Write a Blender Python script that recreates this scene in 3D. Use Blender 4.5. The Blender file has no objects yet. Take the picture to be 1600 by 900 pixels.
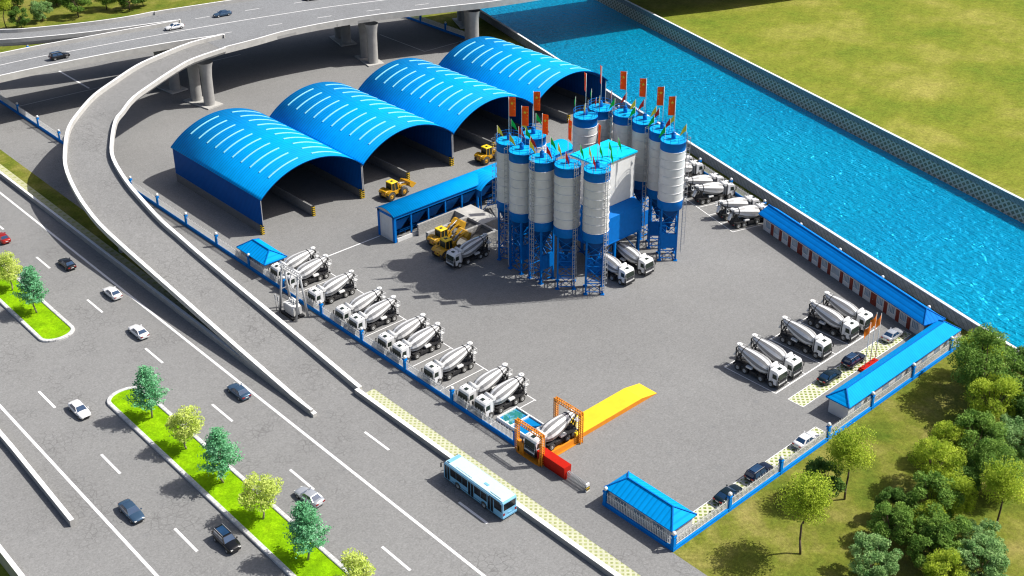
SKY_STRENGTH, SUN_STRENGTH, EXPOSURE = .11, 5.0, 0.12
import bpy, math, random
from mathutils import Vector, Matrix
random.seed(7)
PI = math.pi
R = math.radians
scene = bpy.context.scene
COL = scene.collection

# ------------------------------------------------------------------ materials
def _node(nt, kind, **kw):
    n = nt.nodes.new(kind)
    for k, v in kw.items():
        setattr(n, k, v)
    return n

def new_mat(name):
    m = bpy.data.materials.new(name)
    m.use_nodes = True
    nt = m.node_tree
    b = nt.nodes['Principled BSDF']
    return m, nt, b

def coords(nt):
    return _node(nt, 'ShaderNodeTexCoord').outputs['Object']

def noise(nt, co, scale, detail=4, rough=.55):
    n = _node(nt, 'ShaderNodeTexNoise')
    n.inputs['Scale'].default_value = scale
    n.inputs['Detail'].default_value = detail
    n.inputs['Roughness'].default_value = rough
    nt.links.new(co, n.inputs['Vector'])
    return n.outputs['Fac']

def ramp(nt, fac, stops):
    r = _node(nt, 'ShaderNodeValToRGB')
    el = r.color_ramp.elements
    while len(el) < len(stops):
        el.new(.5)
    for e, (p, c) in zip(el, stops):
        e.position = p
        e.color = (c[0], c[1], c[2], 1) if not isinstance(c, (int, float)) else (c, c, c, 1)
    nt.links.new(fac, r.inputs['Fac'])
    return r.outputs['Color']

def mixc(nt, fac, a, b, mode='MIX'):
    m = _node(nt, 'ShaderNodeMix', data_type='RGBA', blend_type=mode)
    for s, v in ((m.inputs[0], fac), (m.inputs[6], a), (m.inputs[7], b)):
        if hasattr(v, 'is_linked'):
            nt.links.new(v, s)
        elif isinstance(v, (int, float)):
            s.default_value = v
        else:
            s.default_value = (v[0], v[1], v[2], 1)
    return m.outputs[2]

def bump(nt, h, b, strength=.3, dist=.05):
    n = _node(nt, 'ShaderNodeBump')
    n.inputs['Strength'].default_value = strength
    n.inputs['Distance'].default_value = dist
    nt.links.new(h, n.inputs['Height'])
    nt.links.new(n.outputs['Normal'], b.inputs['Normal'])

def paint(name, c, rough=.45, metal=0.0, var=.12, scale=1.3, coat=0.0, spec=.5):
    """paint or plastic with slight grime"""
    m, nt, b = new_mat(name)
    co = coords(nt)
    f = noise(nt, co, scale, 5, .6)
    col = ramp(nt, f, [(.3, [x * (1 - var) for x in c]), (.7, [min(1, x * (1 + var * .5)) for x in c])])
    nt.links.new(col, b.inputs['Base Color'])
    b.inputs['Roughness'].default_value = rough
    b.inputs['Metallic'].default_value = metal
    b.inputs['Coat Weight'].default_value = coat
    b.inputs['Specular IOR Level'].default_value = spec
    return m

def asphalt(name, base, tint=(1, 1, 1), crk=.75):
    m, nt, b = new_mat(name)
    co = coords(nt)
    big = ramp(nt, noise(nt, co, .035, 4, .6), [(.3, .92), (.7, 1.07)])
    mid = ramp(nt, noise(nt, co, .9, 6, .75), [(.3, .9), (.72, 1.09)])
    fine = ramp(nt, noise(nt, co, 3.2, 6, .9), [(.32, .66), (.68, 1.34)])
    c = mixc(nt, 1, (base * tint[0], base * tint[1], base * tint[2]), big, 'MULTIPLY')
    c = mixc(nt, 1, c, mid, 'MULTIPLY')
    c = mixc(nt, 1, c, fine, 'MULTIPLY')
    # crack fields where a second noise allows them
    vo = _node(nt, 'ShaderNodeTexVoronoi', feature='DISTANCE_TO_EDGE')
    vo.inputs['Scale'].default_value = .95
    mp = mixc(nt, .12, co, noise(nt, co, 1.2, 4, .6), 'ADD')
    nt.links.new(mp, vo.inputs['Vector'])
    crack = ramp(nt, vo.outputs['Distance'], [(.0, 1.), (.07, 0.)])
    mask = ramp(nt, noise(nt, co, .13, 3, .6), [(.5, 0.), (.62, crk)])
    cm = mixc(nt, 1, crack, mask, 'MULTIPLY')
    c = mixc(nt, cm, c, (base * .42, base * .41, base * .4))
    blot = ramp(nt, noise(nt, co, .5, 4, .6), [(.6, 0.), (.75, .22)])
    c = mixc(nt, blot, c, (base * .62, base * .66, base * .72))
    nt.links.new(c, b.inputs['Base Color'])
    b.inputs['Roughness'].default_value = .92
    b.inputs['Specular IOR Level'].default_value = .2
    bump(nt, noise(nt, co, 7, 4, .7), b, .25, .04)
    return m

def grass(name, dark, mid, light, scale=.08, fine=2.6):
    m, nt, b = new_mat(name)
    co = coords(nt)
    f = noise(nt, co, scale, 6, .62)
    c = ramp(nt, f, [(.3, dark), (.5, mid), (.72, light)])
    g = ramp(nt, noise(nt, co, fine, 8, .88), [(.3, .42), (.7, 1.5)])
    g2 = ramp(nt, noise(nt, co, fine * .27, 3, .7), [(.3, .82), (.7, 1.18)])
    c = mixc(nt, 1, c, g, 'MULTIPLY')
    c = mixc(nt, 1, c, g2, 'MULTIPLY')
    nt.links.new(c, b.inputs['Base Color'])
    b.inputs['Roughness'].default_value = 1
    b.inputs['Specular IOR Level'].default_value = .1
    bump(nt, noise(nt, co, fine * 1.6, 4, .8), b, .6, .12)
    return m

def ribbed(name, c, axis='X', period=.55, depth=.35, rough=.5, bs=.25):
    """painted corrugated sheet: ribs every `period` metres along an object axis"""
    m, nt, b = new_mat(name)
    co = coords(nt)
    w = _node(nt, 'ShaderNodeTexWave', wave_type='BANDS', bands_direction=axis, wave_profile='SIN')
    w.inputs['Scale'].default_value = 2 * PI / (20 * period) 
    nt.links.new(co, w.inputs['Vector'])
    f = noise(nt, co, .5, 5, .6)
    col = ramp(nt, f, [(.3, [x * .9 for x in c]), (.7, [min(1, x * 1.06) for x in c])])
    line = ramp(nt, w.outputs['Fac'], [(.0, 1 - depth), (.35, 1.)])
    col = mixc(nt, 1, col, line, 'MULTIPLY')
    nt.links.new(col, b.inputs['Base Color'])
    b.inputs['Roughness'].default_value = rough
    b.inputs['Specular IOR Level'].default_value = .04
    bump(nt, w.outputs['Fac'], b, bs, .05)
    return m

def brick(name, c1, c2, mortar, rot=(0, 0, 0), scale=1.0, bw=.8, bh=.32):
    m, nt, b = new_mat(name)
    co = coords(nt)
    mp = _node(nt, 'ShaderNodeMapping')
    mp.inputs['Rotation'].default_value = rot
    nt.links.new(co, mp.inputs['Vector'])
    t = _node(nt, 'ShaderNodeTexBrick')
    t.inputs['Color1'].default_value = (*c1, 1)
    t.inputs['Color2'].default_value = (*c2, 1)
    t.inputs['Mortar'].default_value = (*mortar, 1)
    t.inputs['Scale'].default_value = scale
    t.inputs['Brick Width'].default_value = bw
    t.inputs['Row Height'].default_value = bh
    t.inputs['Mortar Size'].default_value = .025
    nt.links.new(mp.outputs['Vector'], t.inputs['Vector'])
    c = mixc(nt, 1, t.outputs['Color'], ramp(nt, noise(nt, co, 2, 5, .7), [(.3, .75), (.7, 1.15)]), 'MULTIPLY')
    nt.links.new(c, b.inputs['Base Color'])
    b.inputs['Roughness'].default_value = .9
    return m

def lattice(name, bar, hole, period, width=.3, plane='XY', stretch=1.0):
    """diagonal lattice (grass pavers, revetment): two diagonal band families"""
    m, nt, b = new_mat(name)
    co = coords(nt)
    sep = _node(nt, 'ShaderNodeSeparateXYZ')
    nt.links.new(co, sep.inputs[0])
    a, q = sep.outputs[plane[0]], sep.outputs[plane[1]]
    def math_(op, x, y):
        n = _node(nt, 'ShaderNodeMath', operation=op)
        for s, v in ((n.inputs[0], x), (n.inputs[1], y)):
            if hasattr(v, 'is_linked'): nt.links.new(v, s)
            else: s.default_value = v
        return n.outputs[0]
    q = math_('MULTIPLY', q, stretch)
    u = math_('DIVIDE', math_('ADD', a, q), period)
    v = math_('DIVIDE', math_('SUBTRACT', a, q), period)
    def band(x):
        fr = math_('FRACT', x, 0.0)
        return math_('LESS_THAN', math_('ABSOLUTE', math_('SUBTRACT', fr, .5), 0.0), width / 2)
    f = math_('MAXIMUM', band(u), band(v))
    hc = mixc(nt, ramp(nt, noise(nt, co, 3., 4, .7), [(.3, 0.), (.7, 1.)]), [x * .6 for x in hole], [x * 1.3 for x in hole])
    bc = mixc(nt, ramp(nt, noise(nt, co, 1.5, 4, .7), [(.3, 0.), (.7, 1.)]), [x * .85 for x in bar], [min(1, x * 1.08) for x in bar])
    c = mixc(nt, f, hc, bc)
    nt.links.new(c, b.inputs['Base Color'])
    b.inputs['Roughness'].default_value = .95
    return m

def leaf_mat(name, dark, light, scale=.6, trans=.25):
    m, nt, b = new_mat(name)
    co = coords(nt)
    f = noise(nt, co, scale, 3, .6)
    g = noise(nt, co, 7., 2, .5)
    c = ramp(nt, f, [(.32, dark), (.68, light)])
    c = mixc(nt, 1, c, ramp(nt, g, [(.3, .7), (.7, 1.3)]), 'MULTIPLY')
    nt.links.new(c, b.inputs['Base Color'])
    b.inputs['Roughness'].default_value = .7
    b.inputs['Specular IOR Level'].default_value = .2
    tr = _node(nt, 'ShaderNodeBsdfTranslucent')
    nt.links.new(c, tr.inputs['Color'])
    mx = _node(nt, 'ShaderNodeMixShader')
    mx.inputs[0].default_value = trans
    nt.links.new(b.outputs[0], mx.inputs[1])
    nt.links.new(tr.outputs[0], mx.inputs[2])
    nt.links.new(mx.outputs[0], nt.nodes['Material Output'].inputs['Surface'])
    return m

def glass_mat(name, c, rough=.06, spec=.8):
    m, nt, b = new_mat(name)
    co = coords(nt)
    col = ramp(nt, noise(nt, co, .8, 2, .5), [(.3, [x * .8 for x in c]), (.7, [x * 1.2 for x in c])])
    nt.links.new(col, b.inputs['Base Color'])
    b.inputs['Roughness'].default_value = rough
    b.inputs['Specular IOR Level'].default_value = spec
    b.inputs['Coat Weight'].default_value = .6
    b.inputs['Coat Roughness'].default_value = .03
    return m

def cloth(name, c):
    m, nt, b = new_mat(name)
    co = coords(nt)
    col = ramp(nt, noise(nt, co, 1.3, 4, .6), [(.3, [x * .88 for x in c]), (.7, c)])
    nt.links.new(col, b.inputs['Base Color'])
    b.inputs['Roughness'].default_value = .85
    tr = _node(nt, 'ShaderNodeBsdfTranslucent')
    nt.links.new(col, tr.inputs['Color'])
    mx = _node(nt, 'ShaderNodeMixShader'); mx.inputs[0].default_value = .45
    nt.links.new(b.outputs[0], mx.inputs[1]); nt.links.new(tr.outputs[0], mx.inputs[2])
    nt.links.new(mx.outputs[0], nt.nodes['Material Output'].inputs['Surface'])
    return m
M = {}
M['road'] = asphalt('road asphalt', .245, (1.0, 1.0, .98), .5)
M['yard'] = asphalt('yard asphalt', .24, (1.0, 1.0, .98), .2)
M['deck'] = asphalt('flyover asphalt', .245, (.97, 1.0, 1.03), .3)
M['field'] = grass('dry field grass', (.14, .2, .02), (.215, .24, .03), (.345, .32, .075), .05, 1.5)
M['meadow'] = grass('near meadow grass', (.085, .14, .014), (.17, .19, .027), (.31, .27, .08), .12, 2.0)  # near ground and verge grass, darker in colour than the far field
M['lawn'] = grass('median lawn', (.17, .36, .002), (.22, .44, .002), (.28, .5, .004), .3, 2.2)
M['concrete'] = paint('concrete', (.36, .355, .34), .9, var=.18, scale=.6)
M['concrete_pale'] = paint('pale concrete', (.5, .49, .46), .9, var=.15, scale=.7)
M['cap'] = paint('white coping paint', (.86, .86, .85), .7, var=.06)
M['marking'] = paint('road marking paint', (.84, .84, .83), .8, var=.1, scale=3)
M['kerb'] = brick('kerb stone', (.66, .66, .65), (.58, .58, .57), (.3, .3, .3), (0, 0, R(90)), 1, 1.0, 3.0)
M['paver'] = lattice('grass paver strip', (.62, .62, .47), (.24, .3, .06), .95, .42)
M['paver_strip'] = lattice('pale grass paver strip', (.55, .56, .4), (.36, .39, .16), .9, .45)
M['paver_pale'] = lattice('pale verge pavers', (.5, .5, .3), (.4, .42, .17), 2.0, .5)
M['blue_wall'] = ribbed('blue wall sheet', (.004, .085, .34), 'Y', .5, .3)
M['blue_roof_x'] = ribbed('blue roof sheet across', (.001, .36, .9), 'Y', .75, .25, .6)
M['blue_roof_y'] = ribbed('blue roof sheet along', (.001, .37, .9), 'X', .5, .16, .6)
M['blue_roof_deep_x'] = ribbed('deep blue roof sheet', (.001, .2, .66), 'Y', .75, .25, .6)
M['blue'] = paint('blue steel paint', (.001, .16, .56), .5, var=.1, spec=.12)
M['blue_dark'] = paint('dark blue steel paint', (.001, .06, .23), .5, var=.15, spec=.12)
M['blue_bright'] = paint('bright blue roof paint', (.002, .44, .85), .5, var=.06, spec=.2)
M['tower_roof'] = paint('cyan tower roof', (.004, .6, .95), .5, var=.05, spec=.2)
M['fence_blue'] = paint('fence blue paint', (.001, .23, .72), .5, var=.12, spec=.12)
M['cyan_strip'] = paint('skylight strip', (.36, .85, .92), .35, var=.05)
M['brick_grey'] = brick('grey block', (.3, .3, .29), (.24, .24, .24), (.14, .14, .14), (R(90), 0, R(90)), 1, .8, .34)
M['brick_pale'] = brick('pale grey block', (.42, .41, .39), (.36, .355, .34), (.24, .24, .23), (R(90), 0, 0), 1, .8, .34)
M['brick_river'] = brick('river wall block', (.3, .3, .29), (.25, .25, .245), (.15, .15, .15), (R(90), 0, R(73.43)), 1, 1.0, .36)
M['white'] = paint('white paint', (.82, .82, .8), .55, var=.06)
M['white_gloss'] = paint('white vehicle paint', (.84, .84, .83), .25, var=.04, coat=.5)
M['wall_white'] = paint('white render', (.7, .7, .69), .85, var=.08)
M['silo_white'] = paint('silo white', (.76, .76, .74), .42, var=.1, scale=.5)
M['ring'] = paint('silo ring white', (.86, .86, .85), .4, var=.03)
M['drum_grey'] = paint('drum grey stripe', (.25, .25, .25), .4, var=.08)
M['steel'] = paint('galvanised steel', (.5, .51, .52), .45, .3, .12)
M['black'] = paint('black plastic', (.018, .018, .02), .55, var=.2)
M['chassis'] = paint('chassis black', (.025, .025, .027), .6, var=.3)
M['tyre'] = paint('tyre rubber', (.06, .058, .054), .85, var=.25, scale=4)
M['rim'] = paint('steel rim', (.5, .5, .48), .5, .1, .15)
M['rim_alloy'] = paint('alloy rim', (.6, .6, .6), .3, .6, .1)
M['truck_glass'] = paint('truck glass', (.03, .042, .034), .15, var=.2, spec=.25)
M['car_glass'] = glass_mat('car glass', (.012, .05, .12), .05, .9)
M['win_glass'] = glass_mat('window glass', (.3, .4, .5), .15, .5)
M['door_red'] = paint('red brown door', (.22, .03, .015), .5, var=.15)
M['yellow'] = paint('machine yellow', (.62, .33, .012), .4, var=.1, coat=.3)
M['yellow_deck'] = paint('yellow deck paint', (.9, .62, .02), .55, var=.14, scale=.6)
M['orange'] = paint('orange beam paint', (.8, .27, .01), .5, var=.08)
M['red_gate'] = paint('red lacquer', (.5, .016, .006), .5, var=.08, spec=.15)
M['red_flag'] = cloth('red flag cloth', (1.0, .17, .01))
M['gold'] = paint('flag gold', (.9, .6, .03), .8, var=.05)
M['orange_flag'] = cloth('orange flag cloth', (.95, .28, .01))
M['pen_green'] = cloth('green pennant cloth', (.01, .7, .12))
M['pen_yellow'] = cloth('yellow pennant cloth', (.9, .8, .1))
M['pen_red'] = cloth('red pennant cloth', (.75, .06, .03))
M['bark'] = paint('bark', (.12, .085, .055), .95, var=.35, scale=5)
M['bark_pale'] = paint('pale bark', (.33, .27, .2), .95, var=.3, scale=5)
M['bus_white'] = paint('bus pale blue paint', (.6, .84, .92), .3, var=.04, coat=.4)
M['bus_blue'] = paint('bus side blue paint', (.22, .52, .76), .3, var=.05, coat=.4)
M['lamp_red'] = paint('red lamp lens', (.3, .015, .012), .2, var=.1)
M['lamp_clear'] = paint('clear lamp lens', (.8, .8, .75), .12, var=.05)
M['dark_bin'] = paint('dusty dark concrete', (.12, .12, .115), .9, var=.25)
M['pool_blue'] = paint('still blue tank water', (.0, .22, .55), .08, var=.1)

def pool_green_mat():
    m, nt, b = new_mat('tank water with green silt')
    co = coords(nt)
    f = noise(nt, co, .55, 5, .6)
    c = ramp(nt, f, [(.4, (.0, .22, .55)), (.48, (.0, .2, .45)), (.5, (.16, .45, .42)), (.52, (.01, .17, .2)), (.7, (.02, .25, .18))])
    nt.links.new(c, b.inputs['Base Color'])
    b.inputs['Roughness'].default_value = .08
    return m
M['pool_green'] = pool_green_mat()

def hazard_mat():
    m, nt, b = new_mat('yellow black hazard stripes')
    co = coords(nt)
    w = _node(nt, 'ShaderNodeTexWave', wave_type='BANDS', bands_direction='Z', wave_profile='SIN')
    w.inputs['Scale'].default_value = 2 * PI / (20 * .42)
    nt.links.new(co, w.inputs['Vector'])
    c = ramp(nt, w.outputs['Fac'], [(.48, (.02, .02, .02)), (.52, (.75, .5, .02))])
    nt.links.new(c, b.inputs['Base Color'])
    b.inputs['Roughness'].default_value = .6
    return m
M['hazard'] = hazard_mat()

def water_mat():
    m, nt, b = new_mat('river water')
    co = coords(nt)
    mp = _node(nt, 'ShaderNodeMapping')
    mp.inputs['Rotation'].default_value = (0, 0, R(42))
    mp.inputs['Scale'].default_value = (1, .38, 1)
    nt.links.new(co, mp.inputs['Vector'])
    v = mp.outputs['Vector']
    c = ramp(nt, noise(nt, co, .02, 3, .5), [(.3, (.0, .46, .84)), (.7, (.0, .57, .9))])
    nt.links.new(c, b.inputs['Base Color'])
    b.inputs['Roughness'].default_value = .07
    b.inputs['Metallic'].default_value = .5
    b.inputs['IOR'].default_value = 1.33
    h = mixc(nt, .45, noise(nt, v, .75, 4, .6), noise(nt, v, 2.2, 3, .5))
    bump(nt, h, b, 1.0, 1.9)
    b.inputs['Specular IOR Level'].default_value = .4
    return m
M['water'] = water_mat()

# ------------------------------------------------------------------ mesh builder
class MB:
    def __init__(s):
        s.v, s.f, s.mi, s.sm = [], [], [], []
    def add(s, vs, fs, mi=0, smooth=False):
        o = len(s.v)
        s.v += [tuple(p) for p in vs]
        for f in fs:
            s.f.append([o + i for i in f]); s.mi.append(mi); s.sm.append(smooth)
        return s
    def box(s, x0, y0, z0, x1, y1, z1, mi=0):
        vs = [(x0,y0,z0),(x1,y0,z0),(x1,y1,z0),(x0,y1,z0),(x0,y0,z1),(x1,y0,z1),(x1,y1,z1),(x0,y1,z1)]
        return s.add(vs, [(0,3,2,1),(4,5,6,7),(0,1,5,4),(1,2,6,5),(2,3,7,6),(3,0,4,7)], mi)
    def cbox(s, x0, y0, z0, x1, y1, z1, c=.05, mi=0):
        """box with chamfered vertical and top edges"""
        def ring(d, z): 
            a, b_, p, q = x0 + d, x1 - d, y0 + d, y1 - d
            k = c
            return [(a+k,p,z),(b_-k,p,z),(b_,p+k,z),(b_,q-k,z),(b_-k,q,z),(a+k,q,z),(a,q-k,z),(a,p+k,z)]
        rs = [ring(0, z0), ring(0, z1 - c), ring(c, z1)]
        vs = rs[0] + rs[1] + rs[2]
        fs = []
        for k in range(2):
            for i in range(8):
                j = (i + 1) % 8
                fs.append((8*k+i, 8*k+j, 8*k+8+j, 8*k+8+i))
        fs += [tuple(range(7, -1, -1)), tuple(range(16, 24))]
        return s.add(vs, fs, mi)
    def bar(s, p0, p1, w, mi=0, h=None):
        p0, p1 = Vector(p0), Vector(p1)
        d = p1 - p0
        if d.length < 1e-6: return s
        d.normalize()
        up = Vector((0, 0, 1)) if abs(d.z) < .95 else Vector((1, 0, 0))
        a = d.cross(up).normalized() * w / 2
        b = d.cross(a).normalized() * (h or w) / 2
        vs = [p0-a-b, p0+a-b, p0+a+b, p0-a+b, p1-a-b, p1+a-b, p1+a+b, p1-a+b]
        return s.add(vs, [(0,1,2,3),(7,6,5,4),(0,4,5,1),(1,5,6,2),(2,6,7,3),(3,7,4,0)], mi)
    def cyl(s, p0, p1, r0, r1=None, n=12, mi=0, smooth=True, caps=True):
        r1 = r0 if r1 is None else r1
        p0, p1 = Vector(p0), Vector(p1)
        d = (p1 - p0).normalized()
        up = Vector((0, 0, 1)) if abs(d.z) < .95 else Vector((1, 0, 0))
        a = d.cross(up).normalized(); b = d.cross(a).normalized()
        vs = []
        for p, r in ((p0, r0), (p1, r1)):
            for i in range(n):
                t = 2 * PI * i / n
                vs.append(p + (a * math.cos(t) + b * math.sin(t)) * r)
        fs = [(i, (i+1) % n, n + (i+1) % n, n + i) for i in range(n)]
        s.add(vs, fs, mi, smooth)
        if caps:
            o = len(s.v) - 2 * n
            for f in (tuple(range(n-1, -1, -1)), tuple(range(n, 2*n))):
                s.f.append([o + i for i in f]); s.mi.append(mi); s.sm.append(False)
        return s
    def lathe(s, prof, n=24, mi=0, c=(0, 0, 0), smooth=True, seg=None):
        """profile of (r, z) about a vertical axis; seg(i) gives the material of a sector"""
        vs = []
        for r, z in prof:
            for i in range(n):
                t = 2 * PI * i / n
                vs.append((c[0] + r * math.cos(t), c[1] + r * math.sin(t), c[2] + z))
        for k in range(len(prof) - 1):
            for i in range(n):
                j = (i + 1) % n
                o = len(s.v)
                s.f.append([o + k*n+i, o + k*n+j, o + (k+1)*n+j, o + (k+1)*n+i])
                s.mi.append(seg(i) if seg else mi); s.sm.append(smooth)
        s.v += vs
        return s
    def ball(s, c, r, n=10, mi=0):
        k = max(4, n // 2)
        prof = [(max(1e-4, r * math.sin(PI * i / k)), -r * math.cos(PI * i / k)) for i in range(k + 1)]
        return s.lathe(prof, n, mi, c)
    def extr(s, poly, axis, a0, a1, mi=0, smooth=False):
        """extrude a 2D polygon along x ('x': poly in y,z), y (x,z) or z (x,y)"""
        def P(u, w, a):
            return (a, u, w) if axis == 'x' else (u, a, w) if axis == 'y' else (u, w, a)
        n = len(poly)
        vs = [P(u, w, a0) for u, w in poly] + [P(u, w, a1) for u, w in poly]
        fs = [(i, (i+1) % n, n + (i+1) % n, n + i) for i in range(n)]
        s.add(vs, fs, mi, smooth)
        o = len(s.v) - 2 * n
        for f in (tuple(range(n-1, -1, -1)), tuple(range(n, 2*n))):
            s.f.append([o + i for i in f]); s.mi.append(mi); s.sm.append(False)
        return s
    def poly(s, pts, mi=0):
        return s.add(pts, [tuple(range(len(pts)))], mi)
    def sweep(s, pts, prof, mi=0, closed=True, smooth=False, mis=None):
        """sweep profile (offset to the right, height) along a 3D polyline in plan"""
        n = len(prof); rows = []
        for i, p in enumerate(pts):
            a = Vector(pts[max(0, i-1)]); b = Vector(pts[min(len(pts)-1, i+1)])
            d = (b - a); d.z = 0; d.normalize()
            rt = Vector((d.y, -d.x, 0))
            rows.append([Vector(p) + rt * o + Vector((0, 0, h)) for o, h in prof])
        o = len(s.v)
        for r in rows: s.v += [tuple(q) for q in r]
        for i in range(len(rows) - 1):
            for k in range(n if closed else n - 1):
                j = (k + 1) % n
                s.f.append([o+i*n+k, o+i*n+j, o+(i+1)*n+j, o+(i+1)*n+k])
                s.mi.append(mis[k] if mis else mi); s.sm.append(smooth)
        if closed:
            for f in (list(range(n)), [ (len(rows)-1)*n + k for k in range(n-1, -1, -1)]):
                s.f.append([o + i for i in f]); s.mi.append(mis[0] if mis else mi); s.sm.append(False)
        return s
    def mesh(s, name, mats):
        me = bpy.data.meshes.new(name)
        me.from_pydata(s.v, [], s.f)
        for m in (mats if isinstance(mats, (list, tuple)) else [mats]):
            me.materials.append(M[m] if isinstance(m, str) else m)
        me.polygons.foreach_set('material_index', s.mi)
        me.polygons.foreach_set('use_smooth', s.sm)
        import bmesh
        bm = bmesh.new(); bm.from_mesh(me)
        bmesh.ops.recalc_face_normals(bm, faces=bm.faces)
        bm.to_mesh(me); bm.free()
        me.update()
        return me
    def build(s, name, mats, parent=None, label=None):
        o = bpy.data.objects.new(name, s.mesh(name, mats))
        COL.objects.link(o)
        if parent: o.parent = parent
        if label: o['label'] = label
        return o

def empty(name, loc=(0, 0, 0), rz=0.0):
    o = bpy.data.objects.new(name, None)
    o.empty_display_size = .3
    o.location = loc; o.rotation_euler = (0, 0, rz)
    COL.objects.link(o)
    return o

def tag(o, label=None, cat=None, group=None, kind=None):
    if label: o['label'] = label
    if cat: o['category'] = cat
    if group: o['group'] = group
    if kind: o['kind'] = kind
    return o

KIDS = {}
def kids(o):
    return [c for c in COL.objects if c.parent == o]
def tree_of(o):
    """list (object, [children...]) read once per prototype"""
    if o.name not in KIDS:
        KIDS[o.name] = [(c, kids(c)) for c in kids(o)]
    return KIDS[o.name]
def dup(o, loc, rz=0.0, label=None, group=None, scale=None, swap=None):
    tr = tree_of(o)
    r = o.copy(); COL.objects.link(r)
    r.location = loc; r.rotation_euler = (0, 0, rz)
    if scale: r.scale = (scale,) * 3
    if label: r['label'] = label
    if group: r['group'] = group
    for c, gs in tr:
        k = c.copy(); COL.objects.link(k); k.parent = r
        for g in gs:
            d = g.copy(); COL.objects.link(d); d.parent = k
    return r
def place(protos, key, make, loc, rz, label, group, scale=None):
    """first use moves the prototype itself, later uses copy it"""
    if key not in protos:
        o = make(); protos[key] = o
        tree_of(o)
        o.location = loc; o.rotation_euler = (0, 0, rz)
        if scale: o.scale = (scale,) * 3
        o['label'] = label
        if group: o['group'] = group
        return o
    return dup(protos[key], loc, rz, label, group, scale)
def struct(name, mb, mats):
    return tag(mb.build(name, mats), kind='structure')

# river geometry: near wall line and far bank line, x as a function of y
def near_x(y): return 73.36 + .2961 * y
def fence_x(y): return 69.43 + .29755 * y
def far_x(y): return 118.0 + .2975 * y
# ------------------------------------------------------------------ camera, light, world
def make_camera():
    cam = bpy.data.cameras.new('camera')
    o = bpy.data.objects.new('camera', cam); COL.objects.link(o)
    az, pitch, roll = R(47.6408), R(25.9716), R(.2765)
    F = Vector((math.cos(az) * math.cos(pitch), math.sin(az) * math.cos(pitch), -math.sin(pitch)))
    Rt = Vector((math.sin(az), -math.cos(az), 0))
    U = Rt.cross(F)
    R2 = Rt * math.cos(roll) - U * math.sin(roll)
    U2 = Rt * math.sin(roll) + U * math.cos(roll)
    m = Matrix((R2, U2, -F)).transposed().to_4x4()
    m.translation = Vector((-93.6048, -73.3644, 105.0))
    o.matrix_world = m
    cam.sensor_fit = 'HORIZONTAL'; cam.sensor_width = 36
    cam.lens = 36 * 1909.483 / 1600
    cam.shift_y = -131.774 / 1600
    cam.clip_start = 1; cam.clip_end = 6000
    scene.camera = o
make_camera()

SUN_AZ, SUN_EL = -34.5, 49.2
w = bpy.data.worlds.new('World'); scene.world = w; w.use_nodes = True
nt = w.node_tree
sky = nt.nodes.new('ShaderNodeTexSky'); sky.sky_type = 'NISHITA'; sky.sun_disc = False
sky.dust_density = 3.0; sky.ozone_density = .3; sky.air_density = .7
sky.sun_elevation = R(SUN_EL); sky.sun_rotation = R(90 - SUN_AZ)
nt.links.new(sky.outputs[0], nt.nodes['Background'].inputs[0])
nt.nodes['Background'].inputs[1].default_value = SKY_STRENGTH
sl = bpy.data.lights.new('sun', 'SUN'); sl.energy = SUN_STRENGTH; sl.angle = R(.5); sl.color = (1, .965, .91)
so = bpy.data.objects.new('sun', sl); COL.objects.link(so)
so.rotation_euler = (R(90 - SUN_EL), 0, R(SUN_AZ + 90))
so.location = (60, -40, 120)
vs = scene.view_settings
vs.view_transform = 'Standard'; vs.look = 'None'; vs.gamma = 1; vs.use_curve_mapping = False
vs.exposure = EXPOSURE
scene.cycles.diffuse_bounces = 1; scene.cycles.max_bounces = 6
scene.cycles.filter_width = 1.2

# ------------------------------------------------------------------ ground, roads, river
FARN, FARS = 1600, -400
g = MB()
g.poly([(-61.6, FARS, 0), (near_x(FARS) + .2, FARS, 0), (near_x(FARN) + .2, FARN, 0), (-61.6, FARN, 0)])
g.poly([(near_x(FARS) + .2, FARS, 0), (near_x(FARS) + .2, FARS, -5), (near_x(FARN) + .2, FARN, -5), (near_x(FARN) + .2, FARN, 0)])
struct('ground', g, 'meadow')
g = MB()
g.poly([(far_x(FARS), FARS, 0), (1500, FARS, 0), (2500, FARN, 0), (far_x(FARN), FARN, 0)])
struct('far_ground', g, 'field')
g = MB()
g.poly([(near_x(FARS), FARS, -5), (far_x(FARS) + 2, FARS, -5), (far_x(FARN) + 2, FARN, -5), (near_x(FARN), FARN, -5)])
struct('riverbed', g, 'dark_bin')
g = MB()
g.poly([(near_x(FARS) + .21, FARS, -2.6), (far_x(FARS) - .9, FARS, -2.6), (far_x(FARN) - .9, FARN, -2.6), (near_x(FARN) + .21, FARN, -2.6)])
struct('river_water', g, 'water')
# sloped lattice revetment of the far bank
m_rev = lattice('lattice revetment', (.52, .51, .42), (.2, .2, .13), 1.5, .34, 'YZ', 1.3)
g = MB()
ys = [FARS, -40, 20, 80, 140, 200, 300, FARN]
for a, b in zip(ys, ys[1:]):
    g.poly([(far_x(a) - 1.5, a, -4.4), (far_x(b) - 1.5, b, -4.4), (far_x(b), b, 0), (far_x(a), a, 0)])
struct('river_embankment', g, m_rev)
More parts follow.
